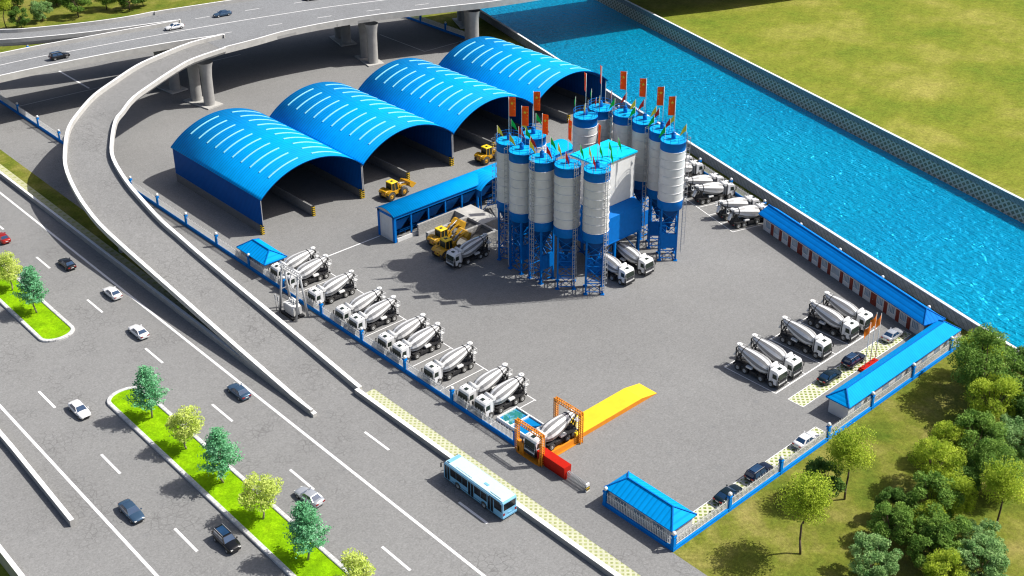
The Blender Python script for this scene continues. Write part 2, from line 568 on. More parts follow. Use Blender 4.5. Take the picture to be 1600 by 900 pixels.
# low land left of the road, down a lattice slope
g = MB()
g.poly([(-61.6, FARS, 0), (-61.6, FARN, 0), (-61.6, FARN, -2.2), (-61.6, FARS, -2.2)])
struct('road_bank', g, 'concrete')
m_rev2 = lattice('lattice slope', (.3, .33, .26), (.04, .06, .02), 1.5, .3, 'XY', 1.0)
g = MB()
g.poly([(-61.6, FARS, -2.2), (-61.6, 51.5, -2.2), (-72, 51.5, -6), (-72, FARS, -6)])
struct('lattice_slope', g, m_rev2)
g = MB()
g.poly([(-61.6, 51.5, -2.2), (-61.6, FARN, -2.2), (-72, FARN, -6), (-72, 51.5, -6)])
g.poly([(-72, FARS, -6), (-72, FARN, -6), (-900, FARN, -6), (-900, FARS, -6)])
struct('low_ground', g, 'field')

g = MB()
g.poly([(-61.2, FARS, .004), (-.35, FARS, .004), (-.35, 700, .004), (-61.2, 700, .004)])
struct('road', g, 'road')
g = MB()
g.poly([(-.35, 0, .004), (69.4, 0, .004), (111.4, 141.1, .004), (111.4, 238, .004), (-.35, 238, .004)])
struct('yard_paving', g, 'yard')
g = MB()
g.poly([(-14.5, 72, .008), (-11.4, 84, .008), (-11.4, 600, .008), (-14.5, 600, .008)])
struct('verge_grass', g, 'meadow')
g = MB(); g.poly([(-16.6, 70, .008), (-14.5, 70, .008), (-14.5, 600, .008), (-16.6, 600, .008)])
struct('verge_paving', g, 'paver_pale')
g = MB(); g.poly([(-8.45, -200, .008), (-6.25, -200, .008), (-6.25, 53.3, .008), (-8.45, 53.3, .008)])
struct('pavement', g, 'paver_strip')
g = MB()
g.poly([(36.95, 6.98, .008), (66.2, 6.98, .008), (66.2, 9.55, .008), (36.95, 9.55, .008)])
g.poly([(5.5, .35, .008), (34.2, .35, .008), (34.2, 2.85, .008), (5.5, 2.85, .008)])
struct('parking_pavers', g, 'paver')

# painted lines
g = MB()
def line(x0, y0, x1, y1, w=.18, z=.012):
    dx, dy = x1 - x0, y1 - y0; L = math.hypot(dx, dy)
    nx, ny = -dy / L * w / 2, dx / L * w / 2
    g.poly([(x0-nx, y0-ny, z), (x1-nx, y1-ny, z), (x1+nx, y1+ny, z), (x0+nx, y0+ny, z)])
line(-20.15, FARS, -20.15, 600, .42)
line(-49.2, FARS, -49.2, 600, .42)
for k in range(-6, 20):
    line(-26.1, 19.3 + 20.65 * k, -26.1, 25.0 + 20.65 * k, .36)
    line(-43.45, 39.9 + 20.65 * k, -43.45, 45.6 + 20.65 * k, .36)
for k in range(-6, 3):
    line(-13.62, 19.3 + 20.65 * k, -13.62, 24.95 + 20.65 * k, .36)
# lorry bays on the left
line(9.45, 34.6, 9.45, 93, .16)
for y in (34.85, 46.2, 54.1, 66.0, 73.6, 85.2):
    line(.6, y, 9.45, y, .15, .016)
line(10.9, 92.6, 24.4, 92.6, .28)
# lorry bays on the right
line(36.8, 21.35, 63.8, 21.35, .16); line(36.8, 11.75, 63.8, 11.75, .22)
for x in (36.8, 48.4, 56.2, 63.75):
    line(x, 11.75, x, 21.35, .15, .016)
for x in (40.5, 44.3, 52.4, 59.8):
    line(x, 10.9 + .9, x, 12.6, .13, .016)
# bays by the river
ux, uy = math.cos(R(73.43)), math.sin(R(73.43))
P0 = (73.65, 48.85)
line(P0[0], P0[1], P0[0] + ux * 30, P0[1] + uy * 30, .16)
for t in (0, 3.9, 7.9, 11.6, 22, 26):
    ax, ay = P0[0] + ux * t, P0[1] + uy * t
    line(ax, ay, ax + uy * 8.6, ay - ux * 8.6, .15, .016)
# paver strip borders
for x0, y0, x1, y1 in ((36.9, 6.95, 66.2, 6.95), (36.9, 9.6, 66.2, 9.6), (36.95, 6.95, 36.95, 9.6), (66.2, 6.95, 66.2, 9.6),
                       (42.2, 6.95, 42.2, 9.6), (48.6, 6.95, 48.6, 9.6), (54.9, 6.95, 54.9, 9.6), (60.2, 6.95, 60.2, 9.6),
                       (5.5, 2.9, 34.2, 2.9), (34.2, .35, 34.2, 2.9), (10.2, .35, 10.2, 2.9), (16.7, .35, 16.7, 2.9), (22.9, .35, 22.9, 2.9), (28, .35, 28, 2.9)):
    line(x0, y0, x1, y1, .13, .02)
# faint lines under the flyover
line(19.5, 221, 19.5, 203.8, .5); line(2.1, 203.8, 60, 200.5, .18)
line(96.7, 188.8, 96.7, 169.2, .2); line(96.7, 169.2, 110, 169.0, .2)
struct('road_markings', g, 'marking')

# central reservations: grass with a stone kerb round it
def island(y_end, y_far, sign):
    """rounded end at y_end, straight to y_far; x -37.2 .. -32.0"""
    cx, r = -34.6, 2.62
    out = []
    n = 14
    for i in range(n + 1):
        t = PI * i / n
        out.append((cx + r * math.cos(t), y_end + sign * (r * .8 - r * .8 * math.sin(t)), 0))
    path = [(cx + r, y_far, 0)] + out + [(cx - r, y_far, 0)]
    k = MB().sweep(path, [(-.3, 0), (-.3, .3), (-.22, .36), (.22, .36), (.3, .3), (.3, 0)])
    inner = [(cx + (x - cx) * .9, y, .2) for x, y, _ in path]
    return k, inner
for ye, yf, s in ((98.6, 600, 1), (78.4, -200, -1)):
    k, inner = island(ye, yf, s)
    struct('kerb', k, 'kerb')
    struct('median_grass', MB().poly(inner), 'lawn')

# ------------------------------------------------------------------ low walls along the roads
def wall(name, pts, prof, mats, mis, label, cat='wall'):
    o = MB().sweep(pts, prof, mis=mis).build(name, mats)
    return tag(o, label, cat)
PW_ = [(-.25, 0), (-.25, 1.0), (.25, 1.0), (.25, 0)]
wall('roadside_wall', [(-16.85, 54, 0), (-16.85, 200, 0), (-16.85, 600, 0)], PW_, ['concrete', 'cap'], [0, 1, 0, 0],
     'white topped low concrete wall between the main road and the grass verge beneath the ramp')
wall('roadside_wall', [(-8.85, -200, 0), (-8.85, 20, 0), (-8.8, 54.2, 0)], [(-.34, 0), (-.34, .8), (.34, .8), (.34, 0)], ['concrete', 'cap'], [0, 1, 0, 0],
     'white topped low concrete wall along the grass paver strip beside the bus')
wall('roadside_wall', [(-52.75, 54.8, 0), (-52.2, 75, 0), (-51.9, 100, 0), (-51.6, 200, 0)], [(-.3, 0), (-.3, 1.0), (.3, 1.0), (.3, 0)], ['concrete', 'cap'], [0, 1, 0, 0],
     'white topped low wall ending in the left carriageway, by the left picture edge')
wall('roadside_wall', [(-61.35, -200, -.2), (-61.35, 400, -.2)], [(-.3, -1.5), (-.3, .65), (.3, .65), (.3, 0)], ['concrete', 'cap'], [0, 1, 0, 0],
     'white topped parapet above the lattice slope in the bottom left corner')
wall('river_wall', [(near_x(y), y, 0) for y in (-300, 0, 60, 120, 200, 600)], [(-.2, -5), (-.2, 2.05), (-.27, 2.07), (-.27, 2.2), (.27, 2.2), (.27, 2.07), (.2, 2.05), (.2, -5)],
     ['brick_river', 'cap'], [0, 0, 1, 1, 1, 0, 0, 0], 'grey block wall with a white coping along the near river bank')
wall('river_wall', [(far_x(y) + .25, y, 0) for y in (-300, 0, 60, 120, 200, 600)], [(-.22, -.1), (-.22, 1.3), (-.3, 1.32), (-.3, 1.45), (.3, 1.45), (.3, 1.32), (.22, 1.3), (.22, -.1)],
     ['brick_river', 'cap'], [0, 0, 1, 1, 1, 0, 0, 0], 'dark grey block wall on the far river bank above the lattice revetment')
# ------------------------------------------------------------------ fences
_rail = {}
def railing(L, parent, x0):
    """white picket panel of length L starting at x0 (local x along the fence)"""
    key = round(L, 2)
    if key not in _rail:
        b = MB()
        for z in (.66, 1.72):
            b.box(0, -.03, z, L, .03, z + .07)
        n = max(3, int(L / .27))
        for i in range(n):
            x = (i + .5) * L / n
            b.box(x - .045, -.035, .58, x + .045, .035, 1.86 if i % 2 else 2.02)
            b.add([(x-.06, 0, 1.86 + (0 if i % 2 else .16)), (x, -.05, 1.86 + (0 if i % 2 else .16)), (x+.06, 0, 1.86 + (0 if i % 2 else .16)), (x, .05, 1.86 + (0 if i % 2 else .16)), (x, 0, 2.06 + (0 if i % 2 else .16))],
                  [(0,1,4),(1,2,4),(2,3,4),(3,0,4)])
            if i % 3 == 0:
                b.box(x, -.02, 1.3, x + L / n, .02, 1.36)
        _rail[key] = b.mesh('railing', ['white'])
    o = bpy.data.objects.new('railing', _rail[key]); COL.objects.link(o)
    o.parent = parent; o.location = (x0, 0, 0)
    return o
_post = {}
def fence_post(parent, x):
    if not _post:
        b = MB()
        b.box(-.27, -.27, 0, .27, .27, .5)
        b.box(-.22, -.22, .5, .22, .22, 2.2)
        b.box(-.24, -.24, .9, .24, .24, 1.8)
        b.box(-.3, -.3, 2.2, .3, .3, 2.32); b.box(-.24, -.24, 2.32, .24, .24, 2.44)
        _post['p'] = b.mesh('post', ['fence_blue'])
        _post['b'] = MB().ball((0, 0, 2.68), .29, 12).mesh('ball_finial', ['white'])
    p = bpy.data.objects.new('post', _post['p']); COL.objects.link(p); p.parent = parent; p.location = (x, 0, 0)
    q = bpy.data.objects.new('ball_finial', _post['b']); COL.objects.link(q); q.parent = p
def fence(loc, rz, posts, label, t0=None, t1=None):
    r = tag(empty('picket_fence', loc, rz), label, 'fence', 'blue and white fences round the yard')
    a = posts[0] if t0 is None else t0
    b_ = posts[-1] if t1 is None else t1
    m = MB().box(a, -.2, 0, b_, .2, .42).box(a, -.26, 0, b_, .26, .12)
    m.add([(a, -.24, .42), (b_, -.24, .42), (b_, .24, .42), (a, .24, .42), (a, -.16, .55), (b_, -.16, .55), (b_, .16, .55), (a, .16, .55)],
          [(0,1,5,4),(1,2,6,5),(2,3,7,6),(3,0,4,7),(4,5,6,7)], 0)
    m.build('base_wall', ['fence_blue'], r)
    for x in posts: fence_post(r, x)
    xs = sorted(set([a] + list(posts) + [b_]))
    for p, q in zip(xs, xs[1:]):
        if q - p > 1: railing(q - p - .5, r, p + .25)
    return r
fence((0, 28.82, 0), R(90), [0] + [13.7 + 11.17 * k for k in range(18)], 'long blue based white picket fence in front of the left row of mixer lorries')
fence((0, 0, 0), R(90), [0.0, 11.58], 'short blue based white picket fence in front of the small hip roofed gatehouse', .3)
fence((0, 0, 0), 0, [10.96 * k for k in range(1, 7)], 'blue based white picket fence between the grass with trees and the long hip roofed office', .3, 69.2)
fence((fence_x(0), 0, 0), R(73.43), [7.73 + 11.04 * k for k in range(13)], 'blue based white picket fence along the river wall behind the row of red doors', .3, 147)
fence((111.4, 141.1, 0), R(90), [4.2 + 11 * k for k in range(9)], 'blue based white picket fence passing under the flyover near the river', 0.4, 97)
fence((-.3, 238.5, 0), 0, [8.3 + 11.1 * k for k in range(10)], 'blue based white picket fence beyond the flyover at the top edge of the photo', 0, 111.5)

# ------------------------------------------------------------------ flyover and ramp
def spline(pts, per=5):
    out = []
    n = len(pts)
    for i in range(n - 1):
        p0, p1, p2, p3 = [Vector(pts[max(0, min(n - 1, k))]) for k in (i-1, i, i+1, i+2)]
        for j in range(per):
            t = j / per
            out.append(.5 * ((2*p1) + (p2-p0)*t + (2*p0-5*p1+4*p2-p3)*t*t + (3*p1-p0-3*p2+p3)*t**3))
    out.append(Vector(pts[-1]))
    return out
def resample(pts, n):
    pts = [Vector(p) for p in pts]
    d = [0]
    for a, b in zip(pts, pts[1:]): d.append(d[-1] + (b - a).length)
    out = []; k = 0
    for i in range(n):
        s = d[-1] * i / (n - 1)
        while k < len(pts) - 2 and d[k+1] < s: k += 1
        f = (s - d[k]) / max(1e-6, d[k+1] - d[k])
        out.append(pts[k].lerp(pts[k+1], f))
    return out
fly = tag(empty('flyover', (0, 0, 0)), 'grey concrete flyover with a curved slip ramp coming down beside the yard fence', 'flyover')
def deck(left, right, drop=.9, depth=1.5, surf='deck'):
    """road slab between two parapet-top polylines (same count)"""
    b = MB(); n = len(left)
    rows = []
    for l, r in zip(left, right):
        l, r = Vector(l), Vector(r)
        a = Vector((0, 0, drop))
        lt, rt = l - a, r - a
        e = (r - l).normalized()
        inset = min(2.6, (r - l).length * .25)
        lb = lt - Vector((0, 0, depth * .45)); rb = rt - Vector((0, 0, depth * .45))
        ls = lt + e * inset - Vector((0, 0, depth)); rs = rt - e * inset - Vector((0, 0, depth))
        rows.append((lt, rt, rb, rs, ls, lb))
    b.v = [tuple(p) for r in rows for p in r]
    for i in range(n - 1):
        for k in range(6):
            j = (k + 1) % 6
            b.f.append([i*6+k, i*6+j, (i+1)*6+j, (i+1)*6+k]); b.mi.append(0 if k == 0 else 1); b.sm.append(False)
    return b.build('deck', [surf, 'concrete'], fly)
def parapet(pts, side, wd=.36):
    """concrete parapet hanging over the deck edge; side +1 right edge, -1 left edge"""
    o0, o1 = (-wd, .06) if side > 0 else (-.06, wd)
    out = (.06 if side > 0 else -.06)
    prof = [(o0, -.93), (o0, 0.), (o1, 0.), (o1, -1.62)] if side > 0 else [(o0, -1.62), (o0, 0.), (o1, 0.), (o1, -.93)]
    MB().sweep(pts, prof, mis=[0, 1, 0, 0]).build('parapet', ['concrete_pale', 'cap'], fly)
Z = 13.0
main_R = spline([(-90, 188.5, Z), (-40, 191.2, Z), (-5.3, 190.6, Z), (13.9, 188.9, Z), (31, 186.2, Z), (45.5, 182.4, Z)])
main_L = spline([(-90, 204, Z), (-40, 207, Z), (.8, 205.9, Z), (23.1, 203.3, Z), (37.2, 201.2, Z), (43.5, 200.4, Z)])
mer_R = spline([(40.9, 173.8, Z), (49.5, 173.9, Z), (58.9, 174.4, Z), (71.9, 172.6, Z), (83.3, 169.5, Z), (99.9, 163.1, Z), (114.1, 157.6, Z), (143.5, 149.9, Z), (172, 141, Z), (190, 133.5, Z), (207, 127.6, Z), (300, 95, Z)])
mer_L = spline([(42.5, 211, Z), (47.9, 209.9, Z), (62.2, 206.6, Z), (76, 203, Z), (90, 199, Z), (106, 193.6, Z), (120, 188, Z), (154.5, 177.5, Z), (180, 170, Z), (215, 157, Z), (305, 124, Z)])
N_ = 40
deck(resample(main_L, N_), resample(main_R, N_), .93, 1.5); parapet(main_R, 1); parapet(main_L, -1)
deck(resample(mer_L, N_), resample(mer_R, N_)); parapet(mer_R, 1); parapet(mer_L, -1)
ramp_L = [(45.4, 182.3, 13), (37.2, 182.2, 13), (27.2, 179.3, 12.9), (20.4, 176.8, 12.7), (13, 172.3, 12.4), (6.1, 167.9, 12), (.1, 162.2, 11.6), (-4.9, 156.6, 11.1), (-8.4, 151, 9.9), (-11.7, 144.2, 8.6), (-14.0, 135.8, 7.6), (-15.6, 126.9, 6.8), (-16.4, 117, 5.9), (-16.5, 94.5, 4.0), (-16.5, 74, 2.2), (-16.45, 53.4, .55)]
ramp_R = [(40.9, 173.8, 13), (31.5, 172.2, 12.9), (25.1, 169.1, 12.8), (18.3, 165.3, 12.5), (11, 160.9, 12.1), (6.1, 156.2, 11.7), (2.9, 153.2, 11.2), (-1.7, 145.8, 10.1), (-4.3, 140.2, 9.1), (-6.2, 131.2, 7.9), (-7.1, 123.5, 7.0), (-7.8, 114.9, 6.0), (-7.9, 108.5, 5.4), (-8.1, 98.4, 4.5), (-8.2, 75, 2.5), (-8.5, 54, .9)]
# pair stations by arc length so that the carriageway is square to its edges
rl, rr = resample(spline(ramp_L, 4), 60), resample(spline(ramp_R, 4), 60)
deck(rl, rr, .92, 1.52, 'road')
parapet(spline(ramp_L, 3), -1, .6); parapet(spline(ramp_R, 3), 1, .6)
far_L = spline([(42.5, 211, Z), (35.5, 211.6, Z), (25.7, 214.2, Z), (13.4, 219.4, Z), (7.8, 223.2, Z), (-6, 235, Z), (-20, 250, Z), (-30, 265, Z)])
far_R = spline([(43.5, 200.6, Z), (37.7, 202.3, Z), (24.3, 206.3, Z), (14.2, 210.6, Z), (4.7, 215.8, Z), (-10, 227, Z), (-26, 242, Z), (-38, 259, Z)])
deck(resample(far_L, 24), resample(far_R, 24), .915, 1.53); parapet(far_L, -1); parapet(far_R, 1)
def nose(cx, cy, r, a0):
    pts = [(cx + r * math.cos(a0 + PI * i / 8), cy + r * math.sin(a0 + PI * i / 8), Z + .003) for i in range(9)]
    MB().sweep(pts, [(-.2, -.95), (-.2, 0), (.2, 0), (.2, -.95)], mis=[0, 1, 0, 0]).build('parapet_nose', ['concrete_pale', 'cap'], fly)
nose(45.6, 182.35, .22, R(-90)); nose(43.7, 200.5, .25, R(-90))
# painted lines on the decks
lz = Z - .9 + .02
ln = MB()
def ribbon(pts, w):
    pts = [Vector(p) for p in pts]
    for a, b in zip(pts, pts[1:]):
        d = (b - a); d.z = 0; d.normalize(); q = Vector((-d.y, d.x, 0)) * w / 2
        ln.poly([a - q, b - q, b + q, a + q])
ctr = spline([(-60, 200.3, lz), (-1.7, 200.0, lz), (13.4, 198.5, lz), (34.1, 195.5, lz), (52, 192.4, lz), (66.3, 189.2, lz), (79, 186, lz), (92, 181.6, lz), (110, 175, lz), (145, 164.5, lz), (176, 155.5, lz), (210, 142.5, lz), (300, 110, lz)], 8)
ribbon(ctr, .3)
ln.build('centre_line', ['marking'], fly)
def offs(pts, d):
    out = []
    for i, p in enumerate(pts):
        t = (pts[min(len(pts)-1, i+1)] - pts[max(0, i-1)]); t.z = 0; t.normalize()
        out.append(p + Vector((t.y, -t.x, 0)) * d)
    return out
for d in (7.6, -7.6):
    q = resample(offs(ctr[24:], d), 150)
    for k in range(0, 120, 7):
        ln = MB(); ribbon(q[k:k+3], .22); ln.build('lane_dash', ['marking'], fly)
# piers: round column with flared head, a plinth under each pair
def pier(x, y, ztop, r=1.3):
    b = MB().lathe([(r*1.02, 0), (r, .3), (r, ztop * .62), (r*1.04, ztop * .74), (r*1.16, ztop * .88), (r*1.4, ztop)], 20, 0, (x, y, 0))
    b.build('pier', ['concrete'], fly)
def plinth(x, y, rz=0, lx=4.4, ly=9.4):
    b = MB(); c, s_ = math.cos(rz), math.sin(rz)
    q = [(-lx/2, -ly/2), (lx/2, -ly/2), (lx/2, ly/2), (-lx/2, ly/2)]
    b.extr([(x + u*c - v*s_, y + u*s_ + v*c) for u, v in q], 'z', 0, .3)
    b.build('pier_plinth', ['concrete_pale'], fly)
for pts in (((35.3, 173.6), (34.6, 178.3)), ((34.4, 188.4), (34.0, 193.4)), ((81.2, 171.0), (82.4, 175.9)), ((85.6, 189.0), (86.8, 193.8)),
            ((107.4, 161.6), (109.6, 166)), ((119.0, 178.4), (121.2, 183)), ((-11, 194.2), (-11, 199)), ((-52, 195), (-52, 200)), ((-6.5, 231), (-10, 226))):
    for x, y in pts: pier(x, y, 10.7)
    (xa, ya), (xb, yb) = pts
    plinth((xa+xb)/2, (ya+yb)/2, math.atan2(yb-ya, xb-xa) - PI/2)
for x, y, h in ((-13.4, 119.6, 4.1), (-10.3, 120.8, 4.2), (-4.6, 149.8, 8.2), (-1.4, 151.6, 8.4)):
    b = MB().extr([(x-.8, y-.45), (x+.8, y-.45), (x+.8, y+.45), (x-.8, y+.45)], 'z', 0, h)
    b.build('ramp_pier', ['concrete'], fly)

# ------------------------------------------------------------------ barrel roofed sheds
def arc_pts(W, rise, n=28, e=0.0, z0=0.0, t0=0.0, t1=1.0):
    """points of a circular arc spanning [-e, W+e] in x with the given rise"""
    c = (W + 2*e) / 2; Rr = (c*c + rise*rise) / (2*rise); a = math.asin(c / Rr)
    return [(W/2 + Rr * math.sin(-a + 2*a*(t0 + (t1-t0)*i/n)), z0 + Rr * math.cos(-a + 2*a*(t0 + (t1-t0)*i/n)) - Rr + rise) for i in range(n+1)]
SW, SD, EV, RISE = 23.07, 32.9, 7.45, 4.75
def make_shed():
    r = tag(empty('storage_shed'), None, 'shed', 'blue barrel roofed sheds in a row')
    def wall(x0, x1):
        return MB().box(x0, 0, 1.8, x1, SD, EV + .05)
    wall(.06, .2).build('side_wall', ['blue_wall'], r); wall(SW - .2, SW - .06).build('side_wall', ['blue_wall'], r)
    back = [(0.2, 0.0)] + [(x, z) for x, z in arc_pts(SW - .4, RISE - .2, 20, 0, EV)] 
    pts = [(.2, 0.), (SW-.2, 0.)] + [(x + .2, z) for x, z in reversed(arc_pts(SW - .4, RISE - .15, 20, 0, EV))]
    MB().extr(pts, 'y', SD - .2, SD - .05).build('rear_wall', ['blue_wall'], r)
    for x0, x1 in ((.0, .3), (SW - .3, SW - .0), (SW/2 - .2, SW/2 + .2)):
        b = MB().box(x0, .75, 0, x1, SD - .25, 1.8 if x0 < 1 or x1 > SW - 1 else 2.0)
        b.build('block_plinth', ['brick_grey'], r)
    for x in (.15, SW/2, SW - .15):
        MB().box(x - .26, .15, 0, x + .26, .72, 2.02).build('hazard_post', ['hazard'], r)
    for x0, x1 in ((.06, .2), (SW - .2, SW - .06)):
        MB().box(x0, -.05, 2.02, x1, -.0, EV).build('corner_trim', ['steel'], r)
    # roof shell with thickness
    n = 36
    top = arc_pts(SW, RISE, n, .18, EV); bot = arc_pts(SW, RISE - .02, n, .1, EV - .14)
    b = MB(); y0, y1 = -.55, SD + .35
    for ring in (top, bot):
        for y in (y0, y1): b.v += [(x, y, z) for x, z in ring]
    k = n + 1
    for i in range(n):
        b.f += [[i, i+1, k+i+1, k+i], [2*k+i, 3*k+i, 3*k+i+1, 2*k+i+1], [i, 2*k+i, 2*k+i+1, i+1], [k+i, k+i+1, 3*k+i+1, 3*k+i]]
        b.mi += [0, 1, 1, 1]; b.sm += [True, True, False, False]
    b.f += [[0, k, 3*k, 2*k], [n, 2*k+n, 3*k+n, k+n]]; b.mi += [1, 1]; b.sm += [False, False]
    b.build('roof', ['blue_roof_x', 'blue_dark'], r)
    sm = {}
    for side, (t0, t1) in enumerate(((.17, .44), (.56, .83))):
        a = arc_pts(SW, RISE, 10, .18, EV + .015, t0, t1); c = arc_pts(SW, RISE, 10, .18, EV + .11, t0, t1)
        q = MB(); 
        for ring in (a, c):
            for y in (-.16, .16): q.v += [(x, y, z) for x, z in ring]
        m = 11
        for i in range(10):
            q.f += [[2*m+i, 2*m+i+1, 3*m+i+1, 3*m+i], [i, 2*m+i, 2*m+i+1, i+1], [m+i, m+i+1, 3*m+i+1, 3*m+i]]; q.mi += [0]*3; q.sm += [False]*3
        q.f += [[0, m, 3*m, 2*m], [m-1, 3*m-1+0, 4*m-1, 2*m-1]]; q.mi += [0, 0]; q.sm += [False]*2
        me = q.mesh('skylight_strip', ['cyan_strip'])
        for j in range(10):
            o = bpy.data.objects.new('skylight_strip', me); COL.objects.link(o); o.parent = r
            o.location = (0, 1.9 + j * 3.2, 0)
    # light steel arches inside
    for y in (0.6, 11, 22):
        pts = [(x, y, z) for x, z in arc_pts(SW, RISE - .4, 14, -.3, EV - .1)]
        b = MB()
        for p, q in zip(pts, pts[1:]): b.bar(p, q, .16)
        b.build('roof_arch', ['blue_dark'], r)
    return r
PR = {}
for i, lab in enumerate(('barrel roofed blue shed nearest the ramp, first of the row from the left', 'barrel roofed blue shed second from the left, with a yellow loader before it',
                         'barrel roofed blue shed third from the left, behind the low aggregate shed', 'barrel roofed blue shed at the right end of the row, beside the river')):
    place(PR, 'shed', make_shed, (8.6 + SW * i, 107.6, 0), 0, lab, 'blue barrel roofed sheds in a row')

# ------------------------------------------------------------------ hip roofed buildings
def hip_roof(b, x0, y0, x1, y1, z, zr, along='y', hip=2.0, t=.16, mi=0, me=1):
    if along == 'y':
        xm = (x0 + x1) / 2; A, B = (xm, y0 + hip, zr), (xm, y1 - hip, zr)
        e = [(x0, y0, z), (x1, y0, z), (x1, y1, z), (x0, y1, z)]
        b.add(e + [A, B], [(0, 1, 4)], 2 if False else mi); o = e + [A, B]
        b.add(o, [(2, 3, 5)], mi); b.add(o, [(1, 2, 5, 4)], mi); b.add(o, [(3, 0, 4, 5)], mi)
    else:
        ym = (y0 + y1) / 2; A, B = (x0 + hip, ym, zr), (x1 - hip, ym, zr)
        o = [(x0, y0, z), (x1, y0, z), (x1, y1, z), (x0, y1, z), A, B]
        b.add(o, [(0, 1, 5, 4)], mi); b.add(o, [(2, 3, 4, 5)], mi); b.add(o, [(1, 2, 5)], mi); b.add(o, [(3, 0, 4)], mi)
    # eaves board with thickness
    b.add([(x0, y0, z), (x1, y0, z), (x1, y1, z), (x0, y1, z), (x0, y0, z-t), (x1, y0, z-t), (x1, y1, z-t), (x0, y1, z-t)],
          [(0,1,5,4),(1,2,6,5),(2,3,7,6),(3,0,4,7),(4,5,6,7)], me)
    # raised ridge and hip caps
    c = o if along != 'y' else o
    A, B = c[4], c[5]
    pairs = [(A, B), (c[0], A), (c[1], A if along == 'y' else B), (c[2], B), (c[3], B if along == 'y' else A)]
    for p, q in pairs:
        b.bar((p[0], p[1], p[2] + .05), (q[0], q[1], q[2] + .05), .16, me, .1)
    return b
def make_window(parent, x0, z0, x1, z1, y, d=-1, bars=4, name='window'):
    """barred window in a wall facing local -y (d=-1)"""
    f = MB()
    for a, b_, c, e in ((x0-.07, z0-.07, x1+.07, z0), (x0-.07, z1, x1+.07, z1+.07), (x0-.07, z0, x0, z1), (x1, z0, x1+.07, z1)):
        f.box(a, y - .06, b_, c, y + .02, e)
    for i in range(1, bars):
        x = x0 + (x1 - x0) * i / bars
        f.box(x - .02, y - .05, z0, x + .02, y - .02, z1)
    w_ = f.build(name, ['white'], parent)
    MB().box(x0, y - .018, z0, x1, y + .01, z1).build('pane', ['win_glass'], w_)
    return w_
def make_door(parent, x, w_, y, h=2.15, double=False):
    d = MB().box(x - w_/2, y - .05, .02, x + w_/2, y + .02, h)
    if double: d.box(x - .015, y - .07, .02, x + .015, y - .05, h)
    for s in ((-.25, .25) if double else (0,)):
        for z in (.35, 1.25):
            pw = w_ * (.19 if double else .3)
            d.box(x + s * w_ - pw, y - .065, z, x + s * w_ + pw, y - .05, z + .65)
    o = d.build('door', ['door_red'], parent)
    MB().ball((x + (.12 if double else w_ * .36), y - .1, 1.05), .06, 8).build('door_handle', ['steel'], o)

# gatehouse at the corner
r = tag(empty('gatehouse', (2.36, 6.1, 0)), 'small white gatehouse with a blue hip roof at the near corner of the yard', 'gatehouse')
MB().box(-2.05, -5.4, 0, 2.05, 5.4, 2.62).build('wall', ['wall_white'], r)
hip_roof(MB(), -2.36, -5.8, 2.36, 5.8, 2.72, 4.1, 'y', 2.0).build('roof', ['blue_roof_x', 'blue'], r)
for y0 in (-4.2, -1, 2.2):
    MB().box(-2.1, y0, .9, -2.06, y0 + 1.8, 2.1).build('window', ['win_glass'], r)
    MB().box(2.06, y0, .9, 2.1, y0 + 1.8, 2.1).build('window', ['win_glass'], r)
# guard hut by the fence on the left
r = tag(empty('guard_hut', (2.3, 97.7, 0)), 'small white hut with a blue hip roof behind the fence, before the first shed', 'hut')
MB().box(-1.95, -4.1, 0, 1.95, 4.1, 2.62).build('wall', ['wall_white'], r)
hip_roof(MB(), -2.36, -4.6, 2.36, 4.6, 2.72, 4.1, 'y', 1.9).build('roof', ['blue_roof_x', 'blue'], r)
MB().box(1.955, -1, 0.02, 2.0, 0, 2.1).build('door', ['door_red'], r)
MB().box(-2.0, -2.4, .9, -1.955, 2.2, 2.1).build('window', ['win_glass'], r)
# long office on the right
r = tag(empty('office_building', (53.5, 2.22, 0)), 'long low white office with a bright blue hip roof along the right hand fence', 'office')
MB().box(-14.9, -1.6, 0, 15.1, 1.6, 2.62).build('wall', ['wall_white'], r)
hip_roof(MB(), -15.4, -2.0, 15.5, 2.0, 2.72, 4.15, 'x', 2.0).build('roof', ['blue_roof_y', 'blue'], r)
for k in range(8):
    x = -13.2 + k * 3.6
    f = MB().box(x, -1.63, .9, x + 1.6, -1.605, 2.1).build('window', ['win_glass'], r)
for k in range(8):
    x = -13.2 + k * 3.6
    MB().box(x, 1.605, .9, x + 1.6, 1.63, 2.1).build('window', ['win_glass'], r)
# row of rooms along the river
r = tag(empty('room_row', (65.95, 5.6, 0), R(72.9)), 'long white row of rooms with red doors and a blue roof along the river wall', 'building')
MB().box(-.4, -4.0, 0, 42.2, -.45, 2.75).build('wall', ['wall_white'], r)
b = MB()
x0, x1, ya, yb, z, zr = -.9, 43.3, -4.35, .1, 2.9, 4.25
ym = (ya + yb) / 2
o = [(x0, ya, z), (x1, ya, z), (x1, yb, z), (x0, yb, z), (x0 + 2.1, ym, zr), (x1, ym, zr)]
b.add(o, [(0, 1, 5, 4)], 0); b.add(o, [(2, 3, 4, 5)], 0); b.add(o, [(3, 0, 4)], 0); b.add(o, [(1, 2, 5)], 1)
b.add(o[:4] + [(p[0], p[1], p[2]-.15) for p in o[:4]], [(0,1,5,4),(1,2,6,5),(2,3,7,6),(3,0,4,7),(4,5,6,7)], 1)
b.bar((x0+2.1, ym, zr+.04), (x1, ym, zr+.04), .16, 1, .1); b.bar((x0, yb, z+.04), (x0+2.1, ym, zr+.04), .14, 1, .1); b.bar((x0, ya, z+.04), (x0+2.1, ym, zr+.04), .14, 1, .1)
b.build('roof', ['blue_roof_deep_x', 'blue'], r)
